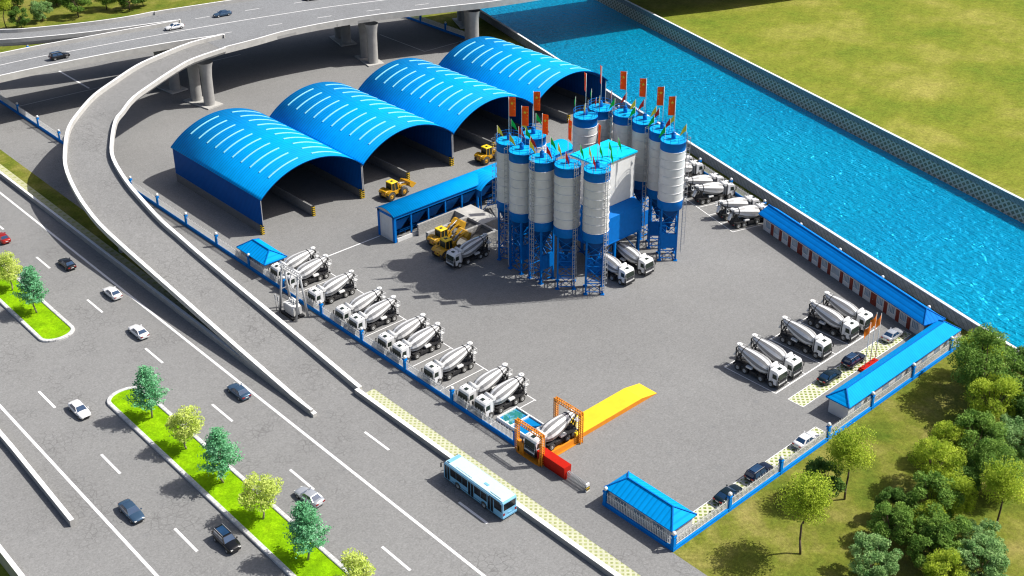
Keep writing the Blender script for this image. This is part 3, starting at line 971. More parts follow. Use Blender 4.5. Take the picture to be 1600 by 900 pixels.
# front faces local +y: build doors and windows on a turned holder frame
def row_door(x, w_, dbl):
    d = MB().box(x - w_/2, -.445, .02, x + w_/2, -.39, 2.15)
    for s in ((-.24, .24) if dbl else (0,)):
        for zz in (.35, 1.25):
            pw = w_ * (.18 if dbl else .3)
            d.box(x + s*w_ - pw, -.39, zz, x + s*w_ + pw, -.37, zz + .65)
    o = d.build('door', ['door_red'], r)
    MB().ball((x + (.1 if dbl else w_*.36), -.34, 1.05), .06, 8).build('door_handle', ['steel'], o)
def row_window(x, w_):
    f = MB(); y0, y1 = -.445, -.38
    xa, xb, za, zb = x - w_/2, x + w_/2, .85, 2.15
    for a, c, e, g_ in ((xa-.08, za-.08, xb+.08, za), (xa-.08, zb, xb+.08, zb+.08), (xa-.08, za, xa, zb), (xb, za, xb+.08, zb)):
        f.box(a, y0, c, e, y1, g_)
    n = int(w_ / .28)
    for i in range(1, n):
        xx = xa + w_ * i / n
        f.box(xx - .025, y0 + .03, za, xx + .025, y1, zb)
    o = f.build('window', ['white'], r)
    MB().box(xa, y0, za, xb, y0 + .02, zb).build('pane', ['win_glass'], o)
for x, k in zip((39.4, 36.9, 34.2, 31.1, 28.1, 25.5, 22.9, 19.6, 17.0, 14.4, 11.3, 8.4, 5.5, 2.9), range(14)):
    row_door(x, 1.45 if k in (3, 10) else .8, k in (3, 10))
for x in (40.7, 38.1, 35.5, 32.7, 29.6, 26.8, 24.2, 21.2, 18.3, 15.7, 12.9, 9.8, 6.95, 4.2, 1.4):
    row_window(x, 2.0 if x == 21.2 else 1.4)
# ------------------------------------------------------------------ cement silos
SR, ST = 2.2, 22.9
def make_silo():
    r = tag(empty('cement_silo'), None, 'silo', 'white and blue cement silos in two clusters')
    MB().lathe([(SR, 11.9), (SR, 21.2)], 32).build('barrel', ['silo_white'], r)
    for k in range(7):
        z = 11.9 + k * 1.55
        MB().lathe([(SR, z - .05), (SR + .07, z - .05), (SR + .07, z + .05), (SR, z + .05)], 32).build('ring', ['ring'], r)
    MB().lathe([(SR + .01, 21.25), (SR + .01, 22.75), (SR + .06, 22.75), (SR + .06, 22.86), (SR - .02, 22.87)], 32).build('top_band', ['blue'], r)
    MB().lathe([(SR - .02, 22.865), (.02, 23.05)], 32).build('roof', ['blue_bright'], r)
    MB().lathe([(SR + .02, 11.85), (SR + .02, 10.15), (SR - .1, 10.1)], 32).build('bottom_band', ['blue'], r)
    MB().lathe([(SR - .12, 10.2), (.35, 6.3), (.3, 5.4)], 24).build('hopper_cone', ['blue_dark'], r)
    h = 1.42
    cs = [(-h, -h), (h, -h), (h, h), (-h, h)]
    for x, y in cs:
        MB().bar((x, y, .1), (x, y, 10.25), .3).box(x-.34, y-.34, 0, x+.34, y+.34, .14).build('leg', ['blue'], r)
    b = MB()
    for k in range(4):
        (xa, ya), (xb, yb) = cs[k], cs[(k+1) % 4]
        lv = [.5, 2.6, 5.4, 7.6, 9.7]
        for z in lv: b.bar((xa, ya, z), (xb, yb, z), .13)
        for z0, z1 in zip(lv, lv[1:]):
            b.bar((xa, ya, z0), (xb, yb, z1), .085); b.bar((xb, yb, z0), (xa, ya, z1), .085)
    b.build('cross_bracing', ['blue'], r)
    MB().box(-h + .1, -h - .22, 2.7, h - .1, -h - .16, 5.4).build('panel', ['blue'], r)
    b = MB()
    rr = SR - .04; n = 20
    for k in range(n):
        a0, a1 = 2*PI*k/n, 2*PI*(k+1)/n
        p0, p1 = (rr*math.cos(a0), rr*math.sin(a0)), (rr*math.cos(a1), rr*math.sin(a1))
        for z in (23.45, 23.95): b.bar((*p0, z), (*p1, z), .055)
        if k % 2 == 0: b.bar((*p0, 22.8), (*p0, 23.97), .05)
    b.build('railing', ['blue'], r)
    b = MB().cyl((0, 0, 23.0), (0, 0, 24.0), .38, .38, 12); b.cyl((0, 0, 24.0), (0, 0, 24.3), .38, .08, 12)
    b.build('dust_filter', ['blue'], r)
    b = MB(); y = -SR - .18
    for x in (-.25, .25): b.bar((x, y, 1.0), (x, y, 24.0), .07)
    for k in range(46): b.bar((-.25, y, 1.2 + .5*k), (.25, y, 1.2 + .5*k), .05)
    b.build('ladder', ['steel'], r)
    b = MB()
    for k in range(21):
        z = 2.6 + k * 1.03
        pts = [(.36*math.cos(t), y - .1 - .5*abs(math.sin(t)), z) for t in [PI*i/6 for i in range(7)]]
        for p, q in zip(pts, pts[1:]): b.bar(p, q, .055)
    for x in (-.2, .2): b.bar((x, y - .58, 2.6), (x, y - .58, 23.2), .035)
    b.build('ladder_cage', ['steel'], r)
    return r
FLAGC = {}
def make_flag(mat='red_flag'):
    r = tag(empty('national_flag'), None, 'flag', 'red flags with gold stars on the silo tops')
    MB().cyl((0, 0, 0), (0, 0, 6.6), .06, .045, 8).build('flagpole', ['white'], r)
    W_, H_ = 1.1, 3.45
    n, m = 6, 14
    b = MB(); z1 = 6.5
    for s in (-.014, .014):
        for i in range(n+1):
            for j in range(m+1):
                u, v = i/n, j/m
                b.v.append((.06 + u*W_, s + .09*math.sin(3.2*u + 2.2*v)*u, z1 - v*H_))
    k = (n+1)*(m+1)
    for i in range(n):
        for j in range(m):
            a = i*(m+1)+j
            b.f += [[a, a+1, a+m+2, a+m+1], [k+a, k+a+m+1, k+a+m+2, k+a+1]]; b.mi += [0, 0]; b.sm += [True, True]
    c = b.build('cloth', [mat], r)
    def star(u, v, rad, rot, nm):
        st = MB()
        for s in (-1, 1):
            y = s*.03 + .09*math.sin(3.2*u/W_ + 2.2*v/H_)*u/W_
            pts = []
            for q in range(10):
                a = rot + PI*q/5; rr = rad if q % 2 == 0 else rad*.4
                pts.append((.06 + u + rr*math.cos(a), y, z1 - v + rr*math.sin(a)))
            st.add([(.06+u, y, z1-v)] + pts, [(0, 1+q, 1+(q+1) % 10) for q in range(10)])
        st.build(nm, ['gold'], c)
    star(.48, 1.1, .36, PI/2, 'large_star')
    for u, v in ((.84, .4), (.95, 1.0), (.93, 1.6), (.85, 2.2)): star(u, v, .14, PI/2 + .4, 'small_star')
    return r
def make_pennant(col):
    r = tag(empty('pennant'), None, 'pennant', 'small coloured pennants on the silo railings')
    MB().cyl((0, 0, 0), (0, 0, 3.1), .035, .03, 6).build('pole', ['white'], r)
    b = MB()
    pts = [(.04, 0, 3.15), (.72, .06, 2.0), (1.15, -.05, .7), (.4, .03, 1.55), (.04, 0, 1.8)]
    for s in (-.01, .01): b.poly([(x, y + s, z) for x, y, z in pts])
    for i in range(5):
        j = (i+1) % 5
        b.poly([(pts[i][0], pts[i][1]-.01, pts[i][2]), (pts[j][0], pts[j][1]-.01, pts[j][2]), (pts[j][0], pts[j][1]+.01, pts[j][2]), (pts[i][0], pts[i][1]+.01, pts[i][2])])
    b.build('cloth', ['pen_' + col], r)
    return r
# x, y, rotation, ladder heading, flag heading, short name, extra for the silo itself
SIL = [
 (36.4, 69.9, 25, 137, -42, 'leftmost silo', 'next to the low aggregate shed'),
 (35.2, 65.4, 0, 142, -50, 'second silo of the left front row', 'beside the leftmost one'),
 (35.35, 60.6, 0, 187, -75, 'middle silo of the left front row', ''),
 (36.8, 56.0, 135, 258, -105, 'fourth silo of the left front row', ''),
 (39.0, 51.4, 135, 266, -116, 'foremost silo before the white tower', ''),
 (41.3, 69.0, 180, 45, -45, 'back silo of the left cluster', 'half hidden'),
 (54.2, 69.0, 180, 45, 62, 'leftmost silo of the right cluster', 'rising behind the tower roof'),
 (59.0, 69.8, 180, 120, 58, 'furthest silo of the right cluster', 'before the last shed'),
 (60.3, 64.9, 0, 140, 118, 'third from left of the right cluster', ''),
 (60.2, 60.1, 0, 140, 128, 'fourth from left of the right cluster', ''),
 (59.4, 55.3, -45, 140, 138, 'second nearest silo of the right cluster', 'half hidden'),
 (57.3, 50.9, -45, 318, 138, 'nearest silo of the right cluster', ''),
]
for x, y, rz, lad, fa, where, extra in SIL:
    o = place(PR, 'silo', make_silo, (x, y, 0), R(rz), 'white and blue cement silo: ' + where + (', ' + extra if extra else ''), 'white and blue cement silos in two clusters')
    for c in kids(o):
        if c.name.startswith('ladder'): c.rotation_euler = (0, 0, R(lad + 90 - rz))
    o2 = place(PR, 'flag', make_flag, (x, y, 24.25), R(fa), 'tall red flag with gold stars above the ' + where, 'red flags with gold stars on the silo tops')
    for col, da in (('green', 60), ('yellow', 180), ('red', 300)):
        a = R(fa + da + (20 if x < 48 else -20))
        o3 = place(PR, 'pen_' + col, lambda col=col: make_pennant(col), (x + 2.14*math.cos(a), y + 2.14*math.sin(a), 22.9), R(fa + (8 if x < 48 else -6)),
                   col + ' pennant on the railing of the ' + where, 'small coloured pennants on the silo railings')
for i, (x, y) in enumerate(((45.6, 57.2), (47.9, 57.2), (50.2, 57.2))):
    place(PR, 'pen_green', None, (x, y, 20.2), R(-100), ('left', 'middle', 'right')[i] + ' one of three green pennants along the front edge of the bright blue tower roof', 'small coloured pennants on the silo railings')

# ------------------------------------------------------------------ mixing tower
r = tag(empty('mixing_tower', (49.4, 59.7, 0)), 'white mixing tower with a bright blue flat roof between the two silo clusters', 'tower')
MB().box(-4.6, -3.2, 10.4, 4.6, 3.2, 19.7).build('upper_wall', ['white'], r)
MB().box(-4.85, -3.5, 19.7, 4.85, 3.5, 19.98).build('roof', ['tower_roof'], r)
b = MB().extr([(-5.3, 5.4), (3.2, 5.4), (3.2, 11.2), (-3.3, 11.2), (-5.3, 10.3)], 'x', -6.4, 4.6)
b.box(-6.5, -5.38, 5.25, 4.7, 3.3, 5.42)
b.build('batching_floor', ['blue'], r)
for x in (-6.0, -1.9, 4.3):
    for y in (-5.0, 2.9):
        MB().bar((x, y, 0), (x, y, 5.3), .42).box(x-.4, y-.4, 0, x+.4, y+.4, .15).build('column', ['blue'], r)
b = MB()
for y in (-5.0, 2.9):
    b.bar((-6.0, y, 2.6), (-1.9, y, 5.2), .14); b.bar((-1.9, y, 2.6), (-6, y, 5.2), .14)
for x in (-6.0, 4.3):
    b.bar((x, -5, 1), (x, 2.9, 5.2), .14); b.bar((x, 2.9, 1), (x, -5, 5.2), .14)
for x in (-4.4, .5): b.cyl((x, -1.2, 5.3), (x, -1.2, 4.4), .8, .35, 12)
b.build('bracing', ['blue_dark'], r)

# ------------------------------------------------------------------ aggregate shed
r = tag(empty('aggregate_shed', (24.6, 88.3, 0)), 'long low shed with curved bright blue roof over hoppers, left of the silos', 'shed')
AL, AW, AH = 46.5, 5.0, 5.5
pts = arc_pts(AW, .95, 14, .25, AH)
b = MB(); k = len(pts)
for x in (-.25, AL): b.v += [(x, y, z) for y, z in pts]
for x in (-.25, AL): b.v += [(x, y, z - .12) for y, z in pts]
for i in range(k-1):
    b.f += [[i, i+1, k+i+1, k+i], [2*k+i, 3*k+i, 3*k+i+1, 2*k+i+1]]; b.mi += [0, 1]; b.sm += [True, True]
b.f += [[0, k, 3*k, 2*k], [k-1, 3*k-1, 4*k-1, 2*k-1]]; b.mi += [1, 1]; b.sm += [False]*2
for q in (0, k):
    for i in range(k-1):
        b.f.append([q+i, q+i+1, 2*k+q+i+1, 2*k+q+i]); b.mi.append(1); b.sm.append(False)
b.build('roof', ['blue_roof_y', 'blue'], r)
MB().box(0, -.05, AH - .75, AL - .2, .12, AH + .02).build('fascia', ['blue'], r)
MB().box(.12, .5, 0, .24, AW - .5, AH - .5).build('end_panel', ['wall_white'], r)
b = MB(); g_ = [(y, z) for y, z in arc_pts(AW - .1, .8, 12, 0, AH)]
b.extr([(.05, AH)] + [(y + .05, z) for y, z in reversed(g_)][1:-1][::-1] + [(AW - .05, AH)], 'x', .05, .18)
b.build('gable', ['steel'], r)
MB().box(0, 0, AH - .5, .3, AW, AH).build('end_beam', ['blue'], r)
for y in (.25, AW - .25):
    MB().box(0, y - .28, 0, .5, y + .28, AH - .02).build('corner_post', ['blue'], r)
MB().box(.5, AW - .2, 0, AL - .3, AW - .05, AH - .02).build('rear_wall', ['blue_wall'], r)
for kx in range(1, 9):
    x = kx * 4.1
    MB().box(x - .14, .1, 0, x + .14, .38, AH - .7).build('post', ['blue'], r)
for kx in range(8):
    x = 2.2 + kx * 4.1
    b = MB()
    A = [(x - 1.8, .7, 3.9), (x + 1.8, .7, 3.9), (x + 1.8, AW - .5, 3.9), (x - 1.8, AW - .5, 3.9)]
    B = [(x - .6, 1.6, 1.6), (x + .6, 1.6, 1.6), (x + .6, 3, 1.6), (x - .6, 3, 1.6)]
    b.add(A + B, [(0,1,5,4),(1,2,6,5),(2,3,7,6),(3,0,4,7),(4,5,6,7)])
    b.box(x - 1.85, .6, 3.8, x + 1.85, .7, 4.1)
    b.build('hopper', ['blue'], r)
b = MB().box(.9, 1.7, .75, AL - 6, 2.9, .95)
for kx in range(30): b.bar((1 + kx*1.3, 1.6, .4), (1 + kx*1.3, 1.6, 1.0), .1); b.bar((1 + kx*1.3, 1.6, 1.25), (2.3 + kx*1.3, 1.6, 1.25), .07)
b.build('conveyor_belt', ['blue_dark'], r)
MB().box(.6, -.1, 0, 7.2, .1, .75).build('base_wall', ['wall_white'], r)

def canopy(x0, y0, L, W_, z, label):
    """short barrel canopy over the foot of an inclined belt, open towards -y"""
    r = tag(empty('belt_canopy', (x0, y0, 0)), label, 'canopy', 'blue barrel canopies over the belts')
    top = arc_pts(W_, 1.75, 16, 0, z); bot = arc_pts(W_, 1.65, 16, -.05, z)
    b = MB(); k = len(top)
    for ring in (top, bot):
        for y in (0, L): b.v += [(x, y, zz) for x, zz in ring]
    for i in range(k-1):
        b.f += [[i, i+1, k+i+1, k+i], [2*k+i, 3*k+i, 3*k+i+1, 2*k+i+1], [i, 2*k+i, 2*k+i+1, i+1]]; b.mi += [0, 1, 1]; b.sm += [True, True, False]
    b.build('roof', ['blue_roof_x', 'blue_dark'], r)
    for x in (.15, W_-.15):
        for y in (.3, 1.5): MB().box(x-.12, y-.12, 0, x+.12, y+.12, z).build('post', ['blue_dark'], r)
    b = MB()
    b.bar((.15, .3, .3), (W_-.15, .3, z-.3), .1)
    b.build('bracing', ['blue_dark'], r)
canopy(44.2, 86.5, 5.2, 7.4, 4.85, 'blue barrel canopy against the low aggregate shed, left of the leftmost silo')
canopy(53.4, 86.5, 5.2, 7.4, 4.85, 'blue barrel canopy mostly hidden behind the leftmost silo')
def belt(x, y0, y1, z0, z1, label):
    r = tag(empty('belt_conveyor', (x, y0, 0)), label, 'conveyor', 'inclined belts up to the mixing tower')
    L = y1 - y0
    b = MB()
    for sx in (-.8, .8):
        b.bar((sx, 0, z0), (sx, L, z1), .2); b.bar((sx, 0, z0 + 1.1), (sx, L, z1 + 1.1), .16)
        n = 10
        for i in range(n):
            t, u = i/n, (i+1)/n
            b.bar((sx, L*t, z0 + (z1-z0)*t), (sx, L*u, z0 + (z1-z0)*u + 1.1), .1)
            b.bar((sx, L*t, z0 + (z1-z0)*t), (sx, L*t, z0 + (z1-z0)*t + 1.1), .1)
    b.build('truss', ['blue'], r)
    MB().extr([(0, z0 + .2), (L, z1 + .2), (L, z1 + .35), (0, z0 + .35)], 'x', -.6, .6).build('belt_bed', ['chassis'], r)
    for t in (.25, .55, .85):
        for sx in (-.8, .8):
            MB().bar((sx, L*t, 0), (sx, L*t, z0 + (z1-z0)*t), .24).build('trestle_leg', ['blue'], r)
belt(47.1, 87, 63.2, 1.0, 13.5, 'dark blue inclined belt conveyor from the low shed to the tower, nearer of two')
belt(52.0, 87, 63.2, 1.0, 13.5, 'dark blue inclined belt conveyor behind the silos, further of two')

# ------------------------------------------------------------------ loading bays: block walls with a slab behind
r = tag(empty('loading_bay', (28.8, 76, 0)), 'grey block loading bays with a pale slab top, where the two yellow loaders tip', 'bay')
H = 2.35
MB().box(.8, 11.55, 0, 11.2, 11.95, H).build('bay_wall', ['brick_pale'], r)
MB().box(0, 7.7, 0, 9.6, 8.4, H).build('bay_wall', ['brick_pale'], r)
MB().box(2.6, 3.7, 0, 9.6, 4.2, H).build('bay_wall', ['brick_pale'], r)
MB().box(2.8, -.1, 0, 9.6, .4, H).build('bay_wall', ['brick_pale'], r)
MB().box(9.6, -.12, 0, 10.1, 3.6, H).build('bay_wall', ['brick_pale'], r)
MB().box(9.6, 3.6, 0, 13.6, 11.5, H + .02).build('slab', ['concrete_pale'], r)
for y0, y1 in ((.4, 3.7), (4.2, 7.7)):
    b = MB().add([(5.6, y0, .05), (9.59, y0, 1.9), (9.59, y1, 1.9), (5.6, y1, .05)], [(0, 1, 2, 3)])
    b.build('hopper_floor', ['dark_bin'], r)

# ------------------------------------------------------------------ weighbridge with two gantries and the yellow ramp
r = tag(empty('weighbridge', (0, 25.45, 0)), 'yellow and orange weighbridge ramp with two lattice gantries at the gate', 'weighbridge')
MB().extr([(-.95, .0), (-.95, .16), (7.2, .22), (7.2, .0)], 'y', -1.85, 1.95).build('platform', ['orange'], r)
MB().extr([(7.25, 0), (7.25, .75), (20.5, .75), (23.85, .06), (23.85, 0)], 'y', -1.75, 1.75).build('ramp_body', ['orange'], r)
b = MB()
b.poly([(7.25, -1.76, .76), (20.5, -1.76, .76), (20.5, 1.76, .76), (7.25, 1.76, .76)]); b.poly([(20.5, -1.76, .76), (23.87, -1.76, .07), (23.87, 1.76, .07), (20.5, 1.76, .76)])
b.build('ramp_deck', ['yellow_deck'], r)
b = MB().box(6.98, -1.6, .22, 7.2, 1.6, 1.15); b.build('end_board', ['yellow_deck'], r)
for y in (-2.05, 2.0):
    MB().box(-.7, y - .12, .1, 7.0, y + .12, 1.0).box(-.9, y - .3, .02, 7.4, y + .32, .12).build('side_beam', ['orange'], r)
def gantry(x):
    b = MB(); y0, y1, h = -2.45, 2.5, 5.1
    for y in (y0, y1):
        for dx in (-.22, .22):
            for dy in (-.2, .2): b.bar((x+dx, y+dy, 0), (x+dx, y+dy, h), .1)
        for i in range(13):
            z = .3 + i * .38
            b.bar((x-.22, y-.2, z), (x-.22, y+.2, z + .19), .08); b.bar((x+.22, y-.2, z), (x+.22, y+.2, z+.19), .08)
            b.bar((x-.22, y-.2, z), (x+.22, y-.2, z), .07); b.bar((x-.22, y+.2, z), (x+.22, y+.2, z), .07)
    for dx in (-.22, .22):
        for z in (h - .42, h): b.bar((x+dx, y0-.2, z), (x+dx, y1+.2, z), .1)
        for i in range(12):
            y = y0 + i * (y1-y0) / 11
            b.bar((x+dx, y, h-.42), (x+dx, y, h), .08)
    for i in range(12):
        y = y0 + i * (y1-y0) / 11
        b.bar((x-.22, y, h), (x+.22, y, h), .1)
    b.build('gantry', ['orange'], r)
gantry(-.45); gantry(7.0)
MB().box(-.7, 1.0, .16, -.2, 2.3, 1.9).build('gate_cabinet', ['orange'], r)

# ------------------------------------------------------------------ settling tank
r = tag(empty('settling_tank', (4.0, 31.9, 0)), 'shallow settling tank with white rims and blue green water beside the gate', 'tank')
b = MB()
x0, x1, y0, y1 = -2.0, 1.9, -2.9, 3.1
for a, c, e, g_ in ((x0, y0, x1, y0 + .2), (x0, y1 - .2, x1, y1), (x0, y0 + .2, x0 + .2, y1 - .2), (x1 - .2, y0 + .2, x1, y1 - .2), (x0 + .2, .1, x1 - .2, .3)):
    b.box(a, c, 0, e, g_, .55)
b.build('rim', ['white'], r)
MB().poly([(x0 + .2, .3, .32), (x1 - .2, .3, .32), (x1 - .2, y1 - .2, .32), (x0 + .2, y1 - .2, .32)]).build('green_water', ['pool_green'], r)
MB().poly([(x0 + .2, y0 + .2, .3), (x1 - .2, y0 + .2, .3), (x1 - .2, .1, .3), (x0 + .2, .1, .3)]).build('blue_water', ['pool_blue'], r)

# ------------------------------------------------------------------ red gate motor housing and folding gate
r = tag(empty('gate_housing', (.25, 21.4, 0)), 'big red gate housing with sloping sides beside the weighbridge', 'gate housing')
MB().extr([(-.5, 0), (.5, 0), (.55, .6), (.68, 1.95), (-.68, 1.95), (-.6, .6)], 'y', -2.65, 2.65).build('housing', ['red_gate'], r)
r = tag(empty('folding_gate', (.25, 16.9, 0)), 'retracted dark metal folding gate with a yellow end post, next to the red housing', 'gate')
b = MB()
for i in range(15):
    y = 1.7 - i * .24
    for x in (-.22, .22): b.bar((x, y, .05), (x, y, 1.25), .05)
    b.bar((-.22, y, 1.22), (.22, y, 1.22), .06)
    if i < 14:
        for z in (.2, .7): 
            for x in (-.22, .22): b.bar((x, y, z), (x, y - .24, z + .45), .035); b.bar((x, y, z + .45), (x, y - .24, z), .035)
b.build('lattice', ['steel'], r)
MB().box(-.3, -1.95, 0, .3, -1.72, 1.3).build('end_post', ['white'], r)
MB().box(-.32, -1.9, .3, -.31, -1.76, .9).box(-.31, -1.97, .25, .31, -1.955, .85).build('warning_plate', ['hazard'], r)

# ------------------------------------------------------------------ flag plinth with three orange flags
r = tag(empty('flag_plinth', (53.2, 6.15, 0)), 'red polished plinth for three flagpoles between the parked cars and the long office', 'plinth')
MB().box(-2.2, -.75, 0, 2.2, .75, .34).box(-2.0, -.6, .34, 2.0, .6, .48).build('plinth', ['red_gate'], r)
def make_oflag():
    r = tag(empty('flagpole', (0, 0, 0)), None, 'flagpole', 'orange flags on the red plinth')
    MB().cyl((0, 0, .48), (0, 0, 8.9), .07, .045, 8).build('pole', ['white'], r)
    b = MB(); n, m = 6, 6
    for s in (-.012, .012):
        for i in range(n+1):
            for j in range(m+1):
                u, v = i/n, j/m
                b.v.append((.05 + u*1.15, s + .16*math.sin(4*u + 2.5*v)*(.3+u), 8.7 - v*1.75 - u*.7))
    k = (n+1)*(m+1)
    for i in range(n):
        for j in range(m):
            a = i*(m+1)+j
            b.f += [[a, a+1, a+m+2, a+m+1], [k+a, k+a+m+1, k+a+m+2, k+a+1]]; b.mi += [0, 0]; b.sm += [True, True]
    b.build('cloth', ['orange_flag'], r)
    return r
for x, s, lab in ((51.85, .95, 'shortest orange flag on a white pole, left end of the red plinth'), (53.25, 1.08, 'tallest orange flag on a white pole, middle of the red plinth'), (54.65, 1.0, 'orange flag on a white pole at the right end of the red plinth')):
    o = place(PR, 'oflag', make_oflag, (x, 6.35, 0 if s <= 1 else -.0), R(178), lab, 'orange flags on the red plinth')
    o.scale = (1, 1, s)

# ------------------------------------------------------------------ pole mounted transformer frame outside the fence
r = tag(empty('transformer_frame', (-3, 79.8, 0)), 'grey steel pole frame with a transformer between the ramp and the yard fence', 'transformer')
for y in (-2.4, 2.4):
    for x in (-1.1, 1.15): MB().cyl((x, y, 0), (x*.14 + .15, y, 8.3), .21, .16, 10).build('pole', ['steel'], r)
    MB().bar((-.6, y, 4.0), (.75, y, 4.0), .1).build('cross_bar', ['steel'], r)
b = MB(); 
for dx in (-.28, .28):
    for z in (7.8, 8.3): b.bar((.15+dx, -2.9, z), (.15+dx, 2.9, z), .09)
    for i in range(10): b.bar((.15+dx, -2.9+i*.58, 7.8), (.15+dx, -2.9+(i+1)*.58, 8.3), .06); b.bar((.15+dx, -2.9+(i+1)*.58, 7.8), (.15+dx, -2.9+i*.58, 8.3), .06)
for i in range(11): b.bar((-.13, -2.9+i*.58, 8.3), (.43, -2.9+i*.58, 8.3), .06)
b.build('lattice_beam', ['steel'], r)
for y in (-1.6, 0, 1.6):
    b = MB()
    for k in range(5): b.cyl((.15, y, 7.75 - k*.22), (.15, y, 7.66 - k*.22), .16, .12, 10)
    b.cyl((.15, y, 7.8), (.15, y, 6.7), .05, .05, 6)
    b.build('insulator', ['white'], r)
MB().cbox(-1.0, -1.3, .45, .6, 1.0, 2.2, .08).build('tank', ['white'], r)
for y in (-1.62, 1.12):
    b = MB()
    for k in range(8): b.box(-.95 + k*.2, y, .6, -.83 + k*.2, y + .42, 2.0)
    b.build('radiator', ['white'], r)
for y in (-.8, -.1, .6):
    b = MB().cyl((-.2, y, 2.2), (-.2, y, 2.95), .07, .07, 8)
    for k in range(4): b.cyl((-.2, y, 2.3+k*.16), (-.2, y, 2.38+k*.16), .16, .1, 10)
    b.build('bushing', ['white'], r)
b = MB().cyl((.3, -1.0, 2.6), (.3, .8, 2.6), .24, .24, 12); b.build('oil_conservator', ['white'], r)
for y in (1.9, 2.7):
    b = MB().cyl((-1.6, y, 0), (-1.6, y, 2.6), .07, .06, 8)
    for k in range(5): b.cyl((-1.6, y, 2.3+k*.2), (-1.6, y, 2.4+k*.2), .15, .1, 10)
    b.build('arrester_post', ['steel'], r)
MB().box(-1.4, -1.9, 0, .9, 1.7, .3).box(-1.45, -2.0, .3, -1.2, 1.8, .45).build('base_frame', ['chassis'], r)
# ------------------------------------------------------------------ wheels
_wheel = {}
def wheel(parent, x, y, r, w, side, rimkey='rim', hub=.58):
    """wheel with its axle along y; side = -1 / +1 outer face"""
    key = (r, w, side, rimkey)
    if key not in _wheel:
        t = MB().lathe([(r*.55, -w/2), (r*.93, -w/2), (r, -w*.36), (r, w*.36), (r*.93, w/2), (r*.55, w/2)], 20)
        t.v = [(a, c, b) for a, b, c in t.v]
        h = MB()
        o = w/2 * side
        h.lathe([(r*hub, -w*.48), (r*hub, w*.46), (r*(hub-.08), w*.5), (r*(hub-.14), w*.3), (r*.26, w*.28), (r*.22, w*.52), (.001, w*.54)], 16)
        h.v = [(a, c * side, b) for a, b, c in h.v]
        for k in range(5 if rimkey == 'rim_alloy' else 0):
            a = 2*PI*k/5
            h.bar((r*.15*math.cos(a), o*.92, r*.15*math.sin(a)), (r*.5*math.cos(a), o*.92, r*.5*math.sin(a)), r*.12)
        _wheel[key] = (t.mesh('tyre', ['tyre']), h.mesh('rim', [rimkey]))
    a, b = _wheel[key]
    w_ = bpy.data.objects.new('wheel', a); COL.objects.link(w_); w_.parent = parent; w_.location = (x, y, r)
    q = bpy.data.objects.new('rim', b); COL.objects.link(q); q.parent = w_
    return w_

def shell(profile, y, inset, ins2):
    """side profile (x,z) swept across y with softened flanks"""
    n = len(profile)
    cx = sum(p[0] for p in profile)/n; cz = sum(p[1] for p in profile)/n
    rows = []
    for yy, k in ((-y, ins2), (-y + inset, 0), (y - inset, 0), (y, ins2)):
        rows.append([(px - (k if px > cx else -k), yy, pz - (k if pz > cz else -k*.3)) for px, pz in profile])
    b = MB(); b.v = [p for r in rows for p in r]
    for i in range(3):
        for j in range(n):
            k = (j+1) % n
            b.f.append([i*n+j, i*n+k, (i+1)*n+k, (i+1)*n+j]); b.mi.append(0); b.sm.append(False)
    b.f.append(list(range(n))); b.f.append([3*n + k for k in range(n-1, -1, -1)]); b.mi += [0, 0]; b.sm += [False]*2
    return b

